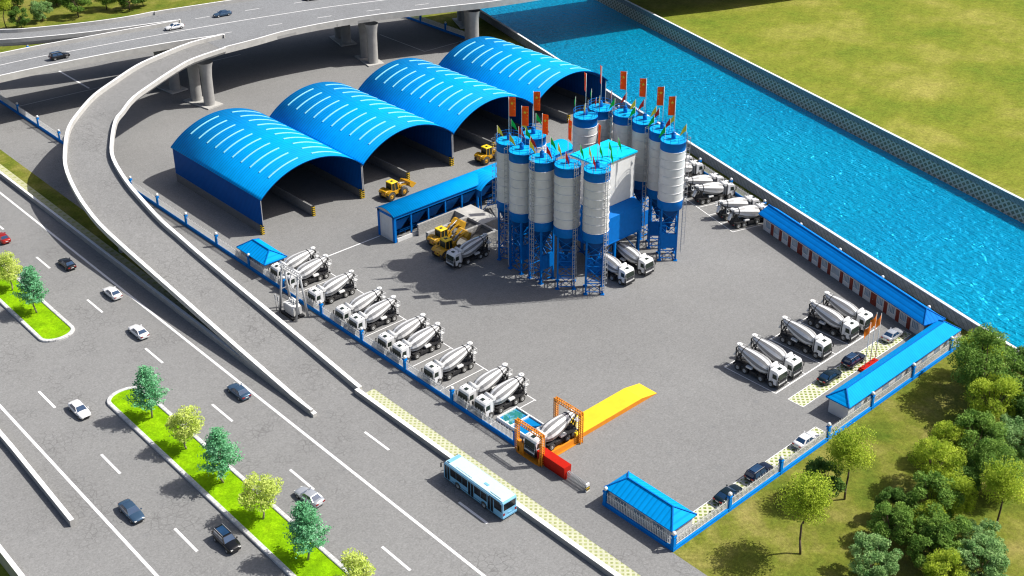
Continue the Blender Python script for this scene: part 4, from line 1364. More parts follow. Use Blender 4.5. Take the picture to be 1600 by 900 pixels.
# ------------------------------------------------------------------ mixer lorry: front at x=0 looking -x
def make_mixer():
    r = tag(empty('mixer_lorry'), None, 'mixer lorry', 'concrete mixer lorries')
    prof = [(.04, .72), (0, 1.15), (.02, 1.62), (.14, 2.55), (.26, 2.86), (.5, 3.0), (1.62, 3.08), (1.74, 2.98), (1.78, .98), (1.5, .98), (1.42, 1.2), (1.0, 1.2), (.88, .72)]
    shell(prof, 1.16, .09, .05).build('cab', ['white_gloss'], r)
    b = MB().add([(-.005, -1.0, 1.68), (-.005, 1.0, 1.68), (.125, .96, 2.56), (.125, -.96, 2.56)], [(0, 1, 2, 3)])
    b.v = [(x - .02, y, z) for x, y, z in b.v]
    b.add([(.02, -1.0, 1.68), (.02, 1.0, 1.68), (.15, .96, 2.56), (.15, -.96, 2.56)], [(0, 1, 2, 3)]).build('windscreen', ['truck_glass'], r)
    for s in (-1, 1):
        p = [(.28, 1.72), (1.12, 1.72), (1.12, 2.5), (.42, 2.5)]
        MB().extr(p, 'y', s*1.135, s*1.172).build('side_window', ['truck_glass'], r)
        MB().box(.2, s*1.15 - .0, 1.0, .24, s*1.175, 1.66).box(1.2, s*1.15, 1.0, 1.23, s*1.175, 2.6).box(.24, s*1.15, 1.26, .5, s*1.18, 1.3).build('door_seam', ['steel'], r)
        MB().box(-.12, s*1.34 - .06, 1.75, -.02, s*1.34 + .06, 2.45).bar((.05, s*1.15, 2.45), (-.06, s*1.34, 2.4), .05).bar((.05, s*1.15, 1.8), (-.06, s*1.34, 1.85), .05).build('mirror', ['black'], r)
        MB().box(-.04, s*.93 - .16, .86, .02, s*.93 + .16, 1.06).build('headlight', ['lamp_clear'], r)
        MB().box(-.05, s*1.1 - .07, .55, .35, s*1.1 + .06, 1.62).build('corner_guard', ['black'], r)
    b = MB()
    for k in range(5): b.box(-.035, -.92, 1.14 + k*.105, .02, .92, 1.185 + k*.105)
    b.build('grille', ['black'], r)
    MB().box(-.06, -1.14, .42, .3, 1.14, .78).box(-.08, -.6, .5, -.06, .6, .66).build('bumper', ['chassis'], r)
    MB().box(.55, -.3, 3.0, 1.05, .3, 3.085).build('roof_hatch', ['truck_glass'], r)
    MB().cyl((1.35, -.75, 3.05), (1.35, -.75, 3.2), .06, .06, 8).cyl((.7, .75, 3.0), (.7, .75, 3.16), .05, .05, 8).build('beacon', ['black'], r)
    # frame
    b = MB()
    for y in (-.42, .42): b.box(1.0, y - .1, .78, 8.55, y + .1, 1.08)
    b.box(1.8, -.9, .6, 2.6, .9, .9); b.box(3.9, -1.12, .45, 5.5, -.55, .95); b.box(3.9, .55, .45, 5.3, 1.12, 1.0)
    b.box(5.6, -.8, 1.12, 8.3, .8, 1.2); b.box(8.3, -1.1, .7, 8.45, 1.1, 1.0)
    b.box(2.5, -1.12, 1.1, 3.95, -.7, 1.18); b.box(2.5, .7, 1.1, 3.95, 1.12, 1.18)
    b.build('chassis', ['chassis'], r)
    for s in (-1, 1):
        MB().cbox(5.0, s*.86 - .26, 1.22, 6.1, s*.86 + .26, 1.5, .05).build('toolbox', ['white'], r)
    MB().cyl((4.35, -1.1, .78), (4.35, -.55, .78), .2, .2, 10).cyl((4.75, -1.1, .78), (4.75, -.55, .78), .18, .18, 10).build('air_tank', ['chassis'], r)
    for x in (1.33, 3.24, 6.22, 7.52):
        for s in (-1, 1): wheel(r, x, s*1.04, .56, .32, s)
    for x0, x1 in ((.78, 1.86), (2.7, 3.78)):
        pass
    # drum on an inclined axis
    A, B = Vector((2.35, 0, 2.0)), Vector((8.25, 0, 3.3))
    Ld = (B - A).length
    prof = [(.02, 0), (.6, 0), (.92, .05*Ld), (1.2, .16*Ld), (1.28, .27*Ld), (1.26, .40*Ld), (1.07, .62*Ld), (.72, .86*Ld), (.5, .985*Ld), (.44, Ld), (.05, Ld)]
    b = MB().lathe(prof, 16, seg=lambda i: i % 2, smooth=False)
    d = (B - A).normalized(); up = Vector((0, 1, 0)).cross(d)
    b.v = [tuple(A + d*z + Vector((0, 1, 0))*y + up*(-x)) for x, y, z in b.v]
    b.build('drum', ['white_gloss', 'drum_grey'], r)
    P = lambda t: A + d*(Ld*t)
    b = MB().cyl(tuple(P(.83)), tuple(P(.845)), .83, .82, 24); b.build('drum_ring', ['black'], r)
    # front pedestal and cross water tank
    MB().extr([(2.0, 1.0), (2.5, 1.0), (2.35, 2.6), (2.1, 2.6)], 'y', -.55, .55).box(1.95, -.95, 1.0, 2.1, -.62, 2.75).box(1.95, .62, 1.0, 2.1, .95, 2.75).build('pedestal', ['steel'], r)
    MB().cyl((2.1, -1.05, 2.98), (2.1, .85, 2.98), .3, .3, 14).build('water_tank', ['white'], r)
    MB().cyl((1.9, 1.0, 1.1), (1.9, 1.0, 3.25), .07, .07, 8).build('exhaust_pipe', ['black'], r)
    # rear frame, hopper, chute, ladder
    b = MB()
    for s in (-1, 1):
        b.bar((7.1, s*.5, 1.1), (7.75, s*.75, 2.75), .16); b.bar((8.35, s*.5, 1.1), (7.75, s*.75, 2.75), .16); b.bar((8.35, s*.5, 1.1), (8.5, s*.55, 3.4), .12)
        b.bar((7.75, s*.75, 2.75), (8.5, s*.55, 3.4), .1)
    b.bar((7.75, -.75, 2.6), (7.75, .75, 2.6), .14); b.bar((8.5, -.55, 3.35), (8.5, .55, 3.35), .12); b.box(7.0, -.6, 1.08, 8.4, .6, 1.3)
    b.build('rear_frame', ['chassis'], r)
    MB().lathe([(.16, 3.2), (.22, 3.5), (.45, 3.86), (.43, 3.92), (.1, 3.8)], 14, 0, (8.32, 0, 0)).build('hopper', ['white'], r)
    b = MB(); b.extr([(8.35, 2.75), (8.6, 2.8), (9.15, 1.75), (8.95, 1.65)], 'y', -.28, .28).build('discharge_chute', ['white'], r)
    b = MB()
    for x in (8.05, 8.4): b.bar((x, -1.12, 1.05), (x, -1.0, 3.25), .05)
    for k in range(7): b.bar((8.05, -1.1, 1.2 + .3*k), (8.4, -1.1, 1.2 + .3*k), .05)
    b.box(8.0, -1.25, 2.5, 8.75, -.5, 2.56)
    for p, q in (((8.02, -1.22, 2.55), (8.02, -1.22, 3.3)), ((8.72, -1.22, 2.55), (8.72, -1.22, 3.3)), ((8.02, -1.22, 3.3), (8.72, -1.22, 3.3)), ((8.72, -1.22, 3.3), (8.72, -.5, 3.3))): b.bar(p, q, .05)
    b.build('ladder', ['white'], r)
    for s in (-1, 1): MB().box(8.45, s*.8 - .16, .75, 8.49, s*.8 + .16, .9).build('tail_light', ['lamp_red'], r)
    for x0, x1 in ((5.6, 8.2),):
        for s in (-1, 1):
            pts = [(x0, 1.0), (x0 + .2, 1.22), (x1 - .2, 1.22), (x1, 1.0), (x1 - .05, 1.0), (x1 - .24, 1.17), (x0 + .24, 1.17), (x0 + .05, 1.0)]
            MB().extr(pts, 'y', s*.78, s*1.2).build('mudguard', ['black'], r)
    return r
GM = 'concrete mixer lorries'
def lorry(fx, fy, rz, label, z=0):
    place(PR, 'mixer', make_mixer, (fx, fy, z), rz, 'white mixer lorry ' + label, GM)
for (y, lab) in ((90.9, 'at the far end of the left row, beside the hut'), (87.1, 'second from the far end of the left row, behind the steel frame'),
                 (79.4, 'standing alone in the left row right after the steel pole frame'), (71.5, 'fourth from the far end of the left row, tucked behind its neighbour'),
                 (67.7, 'fifth from the far end of the left row'), (60.0, 'sixth from the far end of the left row, tucked behind its neighbour'), (56.3, 'seventh from the far end of the left row'),
                 (48.5, 'standing alone in the middle of the near half of the left row'), (40.5, 'second from the settling tank in the left row'), (36.9, 'in the left row right beside the settling tank')):
    lorry(.3, y, 0, lab)
lorry(25.95, 74.1, 0, 'parked beside the two tipping yellow loaders')
lorry(-.55, 25.4, 0, 'driving out over the weighbridge between the yellow gantries', .22)
for x, lab in ((38.68, 'nearest in the right hand bays, at the corner of the painted lines'), (42.4, 'second in the right hand bays, behind the nearest'), (50.13, 'standing alone in the middle of the right hand bays'),
               (57.63, 'fourth in the right hand bays, just left of the orange flags'), (61.6, 'furthest in the right hand bays, its cab behind the orange flags')):
    lorry(x, 11.95, R(90), lab)
lorry(44.8, 48.35, R(90), 'loading under the blue tower floor, left one of two'); lorry(49.8, 48.35, R(90), 'loading under the blue tower floor, right one of two')
rz = R(180 - 16.57)
for x, y, lab in ((82.95, 47.9, 'by the river fence, next to the end of the room row'), (84.05, 51.5, 'by the river fence, second from the room row'), (86.07, 59.05, 'by the river fence, third from the room row'),
                  (87.2, 62.7, 'by the river fence, fourth from the room row'), (89.2, 69.6, 'by the river fence, fifth from the room row'), (90.4, 73.4, 'by the river fence, furthest from the room row')):
    lorry(x, y, rz, lab)

# ------------------------------------------------------------------ wheel loaders: front towards +x
def make_loader(lift):
    r = tag(empty('wheel_loader'), None, 'wheel loader', 'yellow wheel loaders')
    shell([(-3.0, 1.0), (-3.05, 1.6), (-2.85, 1.95), (-1.5, 2.05), (-1.4, .95), (-2.8, .8)], .68, .12, .08).build('engine_hood', ['yellow'], r)
    shell([(-1.5, .8), (-1.45, 1.75), (.15, 1.6), (.35, .8)], .85, .1, .04).build('body', ['yellow'], r)
    shell([(-1.46, 1.7), (-1.4, 3.3), (.0, 3.3), (.25, 1.65)], .8, .05, .03).build('cab_glass', ['truck_glass'], r)
    b = MB()
    for x0, x1 in ((-1.47, -1.4), (.26, .0), (-.6, -.65)):
        for s in (-1, 1): b.bar((x0, s*.82, 1.65), (x1, s*.82, 3.3), .1)
    b.bar((-1.44, -.8, 3.26), (-1.44, .8, 3.26), .1)
    b.build('cab_frame', ['yellow'], r)
    MB().cbox(-1.55, -.9, 3.28, .14, .9, 3.46, .06).build('cab_roof', ['yellow_deck'], r)
    MB().box(-1.0, -.28, 3.46, -.4, .28, 3.475).build('roof_hatch', ['truck_glass'], r)
    for x in (-2.0, 1.35):
        for s in (-1, 1): wheel(r, x, s*1.15, .95, .66, s, 'hub_yellow', .48)
    for s in (-1, 1):
        pts = []
        for i in range(8):
            a = R(12 + 140*i/7); pts.append((-2.0 + 1.14*math.cos(a), .95 + 1.14*math.sin(a)))
        for i in range(7, -1, -1):
            a = R(12 + 140*i/7); pts.append((-2.0 + 1.04*math.cos(a), .95 + 1.04*math.sin(a)))
        MB().extr(pts, 'y', s*.7, s*1.5).build('fender', ['yellow'], r)
        MB().box(-3.1, s*.45 - .13, 1.4, -3.02, s*.45 + .13, 1.6).build('tail_light', ['lamp_red'], r)
    shell([(.3, .7), (.35, 2.1), (.8, 2.45), (1.35, 2.2), (1.6, .8)], .55, .08, .05).build('front_frame', ['yellow'], r)
    E, T = ((.9, 2.3), (3.2, 3.3)) if lift else ((.9, 2.1), (3.0, 1.55))
    for s in (-1, 1):
        b = MB().extr([(E[0]-.2, E[1]-.15), (E[0], E[1]+.25), ((E[0]+T[0])/2, (E[1]+T[1])/2 + .38), (T[0]+.1, T[1]+.15), (T[0], T[1]-.15), ((E[0]+T[0])/2, (E[1]+T[1])/2 + .08)], 'y', s*.55, s*.72)
        b.build('lift_arm', ['yellow'], r)
        MB().cyl((.9, s*.4, 1.3), ((E[0]+T[0])/2, s*.4, (E[1]+T[1])/2 + .2), .11, .08, 8).build('hydraulic_ram', ['steel'], r)
    MB().cyl((.9, 0, 2.55), (T[0]-.1, 0, T[1]+.5), .11, .09, 8).build('tilt_ram', ['steel'], r)
    bx, bz = T
    a = R(-58) if lift else R(30)
    K = 1.15
    def rot(P): return [(bx + K*(u*math.cos(a) - v*math.sin(a)), bz + K*(u*math.sin(a) + v*math.cos(a))) for u, v in P]
    b = MB().extr(rot([(0, -.35), (-.06, .5), (.25, .8), (.32, .74), (.06, .45), (.1, -.26), (1.15, -.42), (1.25, -.52), (.3, -.5)]), 'y', -1.45, 1.45)
    qs = rot([(0, -.35), (-.06, .5), (.25, .8), (1.15, -.42), (.3, -.5)])
    for s in (-1, 1): b.extr(qs, 'y', s*1.45, s*1.5)
    b.build('bucket', ['yellow'], r)
    return r
M['hub_yellow'] = paint('yellow hub paint', (.6, .33, .03), .5, var=.15)
GL = 'yellow wheel loaders'
place(PR, 'loader_up', lambda: make_loader(True), (29.2, 78.2, 0), 0, 'yellow wheel loader with raised bucket, right next to the white mixer lorry', GL)
place(PR, 'loader_up', None, (31.2, 82.0, 0), 0, 'yellow wheel loader with raised bucket, next to the long block wall', GL)
place(PR, 'loader_down', lambda: make_loader(False), (37.0, 104.4, 0), R(4), 'yellow wheel loader with lowered bucket in front of the second blue shed', GL)
place(PR, 'loader_down', None, (62.2, 104.6, 0), R(0), 'yellow wheel loader half hidden behind the leftmost silo', GL)

# ------------------------------------------------------------------ cars: front towards +x, origin midway between the axles
def make_car(kind, col):
    suv = kind == 'suv'
    r = tag(empty('suv' if suv else 'car'), None, 'car', 'cars')
    L0, L1 = (-2.3, 2.35) if suv else (-2.35, 2.35)
    hb, hood, tail, top = (1.02, 1.05, 1.1, 1.72) if suv else (.92, .86, .98, 1.43)
    W_ = .92 if suv else .89
    zb = .3 if suv else .22
    # lower body stations: x, half width, bottom, belt height
    st = [(L0, W_*.72, zb+.22, tail-.22), (L0+.12, W_*.88, zb+.08, tail-.03), (L0+.5, W_*.97, zb, tail), (-1.35, W_, zb, hb+.02), (-.6, W_, zb, hb), (.3, W_, zb, hb-.02), (1.0, W_, zb, hood+.03), (1.4, W_, zb, hood-.02), (L1-.5, W_*.95, zb, hood-.08), (L1-.14, W_*.84, zb+.06, hood-.18), (L1, W_*.66, zb+.16, hood-.34)]
    b = MB(); rows = []
    for x, w_, z0, z1 in st:
        half = [(w_*.86, z0), (w_*.98, z0 + .16), (w_, z0 + (z1-z0)*.55), (w_*.97, z1 - .07), (w_*.86, z1), (w_*.4, z1 + .035)]
        rows.append([(x, -y, z) for y, z in half] + [(x, y, z) for y, z in reversed(half)])
    n = len(rows[0])
    b.v = [p for q in rows for p in q]
    for i in range(len(rows)-1):
        for k in range(n):
            j = (k+1) % n
            b.f.append([i*n+k, i*n+j, (i+1)*n+j, (i+1)*n+k]); b.mi.append(0); b.sm.append(True)
    b.f += [list(range(n)), [(len(rows)-1)*n + k for k in range(n-1, -1, -1)]]; b.mi += [0, 0]; b.sm += [False]*2
    b.build('body', [col], r)
    # cabin: base rectangle to roof rectangle
    if suv: x0, x1, x2, x3 = -2.15, -1.95, .35, 1.05
    else: x0, x1, x2, x3 = -1.85, -1.05, .2, 1.05
    yb, yt = W_*.93, W_*.70
    z0 = hb - .04
    def sec(x, y, z): return (x, y, z)
    ztop = top
    Bq = [(x0, -yb, z0), (x3, -yb, z0 - .04), (x3, yb, z0 - .04), (x0, yb, z0)]
    Tq = [(x1, -yt, ztop - .05), (x2, -yt, ztop - .06), (x2, yt, ztop - .06), (x1, yt, ztop - .05)]
    xm = (x1 + x2)/2
    cab = MB().add(Bq + Tq, [(0,1,5,4),(1,2,6,5),(2,3,7,6),(3,0,4,7)], 0, False)
    # slightly domed roof
    g = []
    for i in range(5):
        for j in range(5):
            u, v = i/4, j/4
            g.append((x1 + (x2-x1)*u, -yt + 2*yt*v, ztop - .055 + .07*(1-(2*u-1)**2)**.5*(1 - (2*v-1)**2)**.5))
    cab.add(g, [(i*5+j, i*5+j+1, i*5+j+6, i*5+j+5) for i in range(4) for j in range(4)], 0, True)
    cab.build('roof', [col], r)
    def lerp(a, b_, t): return tuple(p + (q-p)*t for p, q in zip(a, b_))
    def panel(name, c, m, out):
        """glass in the quad c (bl, br, tr, tl) shrunk by m, pushed out"""
        bl, br, tr, tl = c
        def P(u, v): return Vector(lerp(lerp(bl, br, u), lerp(tl, tr, u), v))
        nrm = (P(1, 0) - P(0, 0)).cross(P(0, 1) - P(0, 0)).normalized()
        ctr = P(.5, .5)
        if (nrm.dot(ctr - Vector((xm, 0, 1)))) < 0: nrm = -nrm
        q = [P(m[0], m[1]), P(1-m[2], m[1]), P(1-m[2], 1-m[3]), P(m[0], 1-m[3])]
        vs_ = [p + nrm*.012 for p in q] + [p - nrm*.02 for p in q]
        return MB().add(vs_, [(0,1,2,3),(4,7,6,5),(0,4,5,1),(1,5,6,2),(2,6,7,3),(3,7,4,0)])
    panel('w', (Bq[1], Bq[2], Tq[2], Tq[1]), (.05, .06, .05, .06), 0).build('windscreen', ['car_glass'], r)
    panel('w', (Bq[3], Bq[0], Tq[0], Tq[3]), (.07, .1, .07, .08), 0).build('rear_window', ['car_glass'], r)
    for a, c in ((0, 1), (3, 2)):
        for u0, u1 in ((.1, .5), (.53, .9)):
            bl, br = lerp(Bq[a], Bq[c], u0), lerp(Bq[a], Bq[c], u1)
            tl, tr_ = lerp(Tq[a], Tq[c], u0 * .9 + .03), lerp(Tq[a], Tq[c], u1)
            panel('w', (bl, br, tr_, tl), (.02, .12, .02, .1), 0).build('side_window', ['car_glass'], r)
    for s in (-1, 1):
        MB().box(L1-.3, s*W_*.62 - .15, hood-.34, L1-.04, s*W_*.62 + .13, hood-.2).build('headlight', ['lamp_clear'], r)
        MB().box(L0-.015, s*W_*.62 - .17, tail-.3, L0+.2, s*W_*.62 + .2, tail-.12).build('tail_light', ['lamp_red'], r)
        MB().box(.78, s*(W_+.08) - .09, hb-.0, .92, s*(W_+.08) + .07, hb+.14).build('mirror', [col], r)
        for x in (-1.38, 1.4): wheel(r, x, s*(W_-.1), .36 if suv else .33, .24, s, 'rim_alloy', .66)
    MB().box(L1-.06, -.42, hood-.46, L1+.012, .42, hood-.3).box(L1-.1, -.6, zb+.14, L1+.005, .6, zb+.26).build('grille', ['black'], r)
    MB().box(L0-.02, -.25, tail-.36, L0+.05, .25, tail-.25).build('number_plate', ['white'], r)
    if suv:
        b = MB()
        for s in (-1, 1): b.bar((x1+.1, s*yt*.92, ztop+.06), (x2-.1, s*yt*.92, ztop+.06), .05)
        b.build('roof_rails', ['steel'], r)
        MB().box(x1+.35, -yt*.75, ztop - .0, x2-.2, yt*.75, ztop+.028).build('sunroof', ['car_glass'], r)
    return r
def car_paint(name, c, metal=.25):
    M[name] = paint(name, c, .25, metal, .03, coat=.45, spec=.35)
car_paint('car white', (.8, .8, .8), 0); car_paint('car black', (.012, .013, .016)); car_paint('car slate blue', (.05, .1, .17))
car_paint('car navy', (.006, .014, .04)); car_paint('car red', (.4, .02, .015)); car_paint('car silver', (.55, .57, .6), .4); car_paint('car teal', (.005, .018, .026))
def car(kind, col, x, y, rz, label, z=0.0):
    place(PR, kind + col, lambda: make_car(kind, col), (x, y, z), rz, label, 'cars')
UP, DN = R(90), R(-90)
car('sedan', 'car black', -23.5, 121.1, UP, 'black saloon driving away on the main road, beside the ramp shadow')
car('sedan', 'car white', -22.3, 105.9, UP, 'white saloon driving away at the edge line, just beyond another white saloon')
car('sedan', 'car white', -24.9, 91.4, UP, 'white saloon driving away mid lane, nearer of two white saloons there')
car('sedan', 'car slate blue', -21.85, 65.8, UP, 'slate blue saloon driving away close to the solid edge line')
car('sedan', 'car silver', -27.7, 38.6, R(96), 'silver white saloon changing lane beside the tree planted reservation')
car('sedan', 'car white', -41.3, 77.5, DN, 'white saloon coming towards the camera at the tip of the tree planted reservation')
car('sedan', 'car slate blue', -46.2, 51.7, DN, 'slate blue saloon coming towards the camera beside the solid line, bottom left')
car('suv', 'car black', -40.05, 38.5, DN, 'black sport utility car coming towards the camera close to the kerb')
car('sedan', 'car red', -28.0, 138.9, UP, 'red car cut off by the left edge of the photo')
fz = Z - .9
car('suv', 'car black', 10.2, 195.05, R(-3), 'black sport utility car on the flyover', fz)
car('sedan', 'car white', 40.5, 196.9, R(173), 'white saloon on the flyover, between the two ramp noses', fz)
car('sedan', 'car slate blue', 54.7, 198.2, R(172), 'dark blue saloon on the far side of the flyover', fz)
car('sedan', 'car black', 79.5, 194.4, R(160), 'black car on the flyover cut off by the top edge of the photo', fz)
car('sedan', 'car teal', 45.8, 8.5, 0, 'dark teal saloon parked on the pavers in front of the right hand lorries')
car('suv', 'car navy', 52.1, 8.5, 0, 'navy sport utility car parked beside the red flag plinth')
car('sedan', 'car silver', 63.1, 8.45, 0, 'silver white saloon parked at the far end of the pavers, by the room row')
car('sedan', 'car teal', 12.9, 1.65, 0, 'dark teal saloon parked inside the fence, nearest the gatehouse')
car('suv', 'car navy', 19.4, 1.65, 0, 'navy car parked inside the fence, between the teal saloon and the white car')
car('sedan', 'car white', 30.1, 1.6, 0, 'white saloon parked inside the fence, near the end of the long office')

# ------------------------------------------------------------------ bus: front towards +y world, built along +x
M['bus_glass'] = paint('bus glass', (.012, .016, .02), .15, var=.2, spec=.3)
def make_bus():
    r = tag(empty('bus', (-10.75, 24.1, 0), R(90)), 'pale blue single deck bus driving along the white topped roadside wall', 'bus')
    L, W_, H = 5.9, 1.28, 3.05
    prof = [(-L, .38), (-L, 2.75), (-L+.2, 3.0), (L-.35, 3.0), (L-.05, 2.7), (L, 1.2), (L-.04, .38)]
    shell(prof, W_, .14, .1).build('body', ['bus_blue'], r)
    MB().cbox(-L+.15, -W_+.12, 2.98, L-.35, W_-.12, 3.06, .05).build('roof', ['bus_white'], r)
    MB().cbox(-5.3, -.95, 3.06, -3.2, .95, 3.16, .05).build('roof_unit', ['bus_white'], r)
    MB().cbox(.4, -.9, 3.06, 3.6, .9, 3.12, .03).build('roof_unit', ['bus_white'], r)
    MB().box(-2.2, .1, 3.06, -1.4, .45, 3.11).build('roof_vent', ['bus_blue'], r)
    MB().box(4.8, -1.0, 3.05, 5.3, 1.0, 3.2).build('destination_box', ['bus_blue'], r)
    y = W_ + .004
    for s in (-1, 1):
        for x0, x1 in ((-5.75, -4.3), (-2.9, -1.69), (-1.63, -.42), (.95, 2.0), (2.06, 3.2), (3.26, 4.42)) if s > 0 else ((-5.75, -4.3), (-4.24, -2.96), (-2.9, -1.69), (-1.63, -.42), (-.36, .89), (.95, 2.0), (2.06, 3.2), (3.26, 4.42)):
            MB().box(x0, s*y - .012, 1.4, x1, s*y + .012, 2.6).build('window', ['bus_glass'], r)
        if s > 0:
            for x0 in (-4.2, -.35, 4.5):
                w_ = 1.2 if x0 < 4 else 1.1
                d = MB().box(x0, y - .012, .5, x0 + w_, y + .012, 2.6).build('door', ['bus_glass'], r)
                MB().box(x0 + w_/2 - .03, y + .012, .5, x0 + w_/2 + .03, y + .03, 2.6).box(x0, y + .012, .5, x0+.05, y+.03, 2.6).box(x0+w_-.05, y+.012, .5, x0+w_, y+.03, 2.6).build('door_frame', ['bus_blue'], d)
        MB().box(-4.0, s*(y-.0) - .01, .62, 4.0, s*y + .012, .68).build('side_trim', ['black'], r)
        for x in (-2.3, 2.95):
            wheel(r, x, s*1.16, .5, .3, s, 'rim')
            pts = [(x + .6*math.cos(PI*i/10), .5 + .6*math.sin(PI*i/10)) for i in range(11)] + [(x + .53*math.cos(PI*i/10), .5 + .53*math.sin(PI*i/10)) for i in range(10, -1, -1)]
            MB().extr(pts, 'y', s*(W_-.2), s*(W_+.02)).build('wheel_arch', ['black'], r)
        MB().box(-L-.02, s*1.0 - .14, .85, -L+.02, s*1.0 + .14, 1.2).build('tail_light', ['lamp_red'], r)
        MB().box(L-.03, s*.95 - .2, .7, L+.03, s*.95 + .2, .95).build('headlight', ['lamp_clear'], r)
        MB().bar((L-.1, s*1.2, 2.7), (L+.3, s*1.42, 2.6), .05).box(L+.22, s*1.42 - .09, 1.9, L+.32, s*1.42 + .09, 2.5).build('mirror', ['black'], r)
        MB().box(-5.4, s*y - .01, 2.62, -3.4, s*y + .03, 2.78).build('side_grille', ['black'], r)
    MB().add([(L+.012, -1.1, 1.25), (L+.012, 1.1, 1.25), (L-.03, 1.1, 2.72), (L-.03, -1.1, 2.72), (L-.1, -1.1, 1.25), (L-.1, 1.1, 1.25), (L-.14, 1.1, 2.72), (L-.14, -1.1, 2.72)],
              [(0,1,2,3),(0,4,5,1),(2,6,7,3),(1,5,6,2),(3,7,4,0)]).build('windscreen', ['bus_glass'], r)
    MB().box(-L-.014, -1.02, 1.6, -L+.02, 1.02, 2.62).build('rear_window', ['bus_glass'], r)
    MB().box(-L-.05, -1.2, .4, -L+.1, 1.2, .66).box(-L-.06, -.3, .95, -L-.0, .3, 1.1).build('rear_bumper', ['bus_blue'], r)
make_bus()
# ------------------------------------------------------------------ trees
LEAF = {
 'bluegreen': leaf_mat('blue green leaves', (.1, .42, .16), (.34, .72, .42), .9, .35),
 'limeyellow': leaf_mat('lime yellow leaves', (.42, .58, .05), (.9, .98, .3), .9, .4),
 'yellowgreen': leaf_mat('yellow green leaves', (.14, .26, .01), (.72, .85, .09), .45, .4),
 'midgreen': leaf_mat('mid green leaves', (.06, .17, .02), (.32, .5, .09), .45, .3),
 'darkgreen': leaf_mat('dark green leaves', (.04, .11, .015), (.18, .33, .06), .45, .25),
 'palegreen': leaf_mat('pale green leaves', (.12, .29, .08), (.45, .66, .25), .5, .35),
}
def leaf(b, p, size, rnd):
    a = Vector((rnd.gauss(0, 1), rnd.gauss(0, 1), rnd.gauss(0, .8)))
    a = a.normalized() if a.length > .01 else Vector((1, 0, 0))
    n = Vector((rnd.gauss(0, .7), rnd.gauss(0, .7), 1)).normalized()
    c = a.cross(n); c = c.normalized() if c.length > .01 else Vector((0, 1, 0))
    s = size * rnd.uniform(.7, 1.3)
    o = len(b.v)
    b.v += [tuple(p - a*s), tuple(p + c*s*.42 ), tuple(p + a*s), tuple(p - c*s*.42)]
    b.f.append([o, o+1, o+2, o+3]); b.mi.append(0); b.sm.append(False)
def limb(b, p0, p1, r0, r1, rnd, seg=3):
    p0, p1 = Vector(p0), Vector(p1); q = p0
    for i in range(seg):
        t = (i+1)/seg
        nx = p0.lerp(p1, t) + Vector((rnd.uniform(-1, 1), rnd.uniform(-1, 1), rnd.uniform(-.4, .4))) * (p1-p0).length * (.05 if i < seg-1 else 0)
        b.cyl(q, nx, r0 + (r1-r0)*i/seg, r0 + (r1-r0)*t, 7, caps=(i == 0)); q = nx
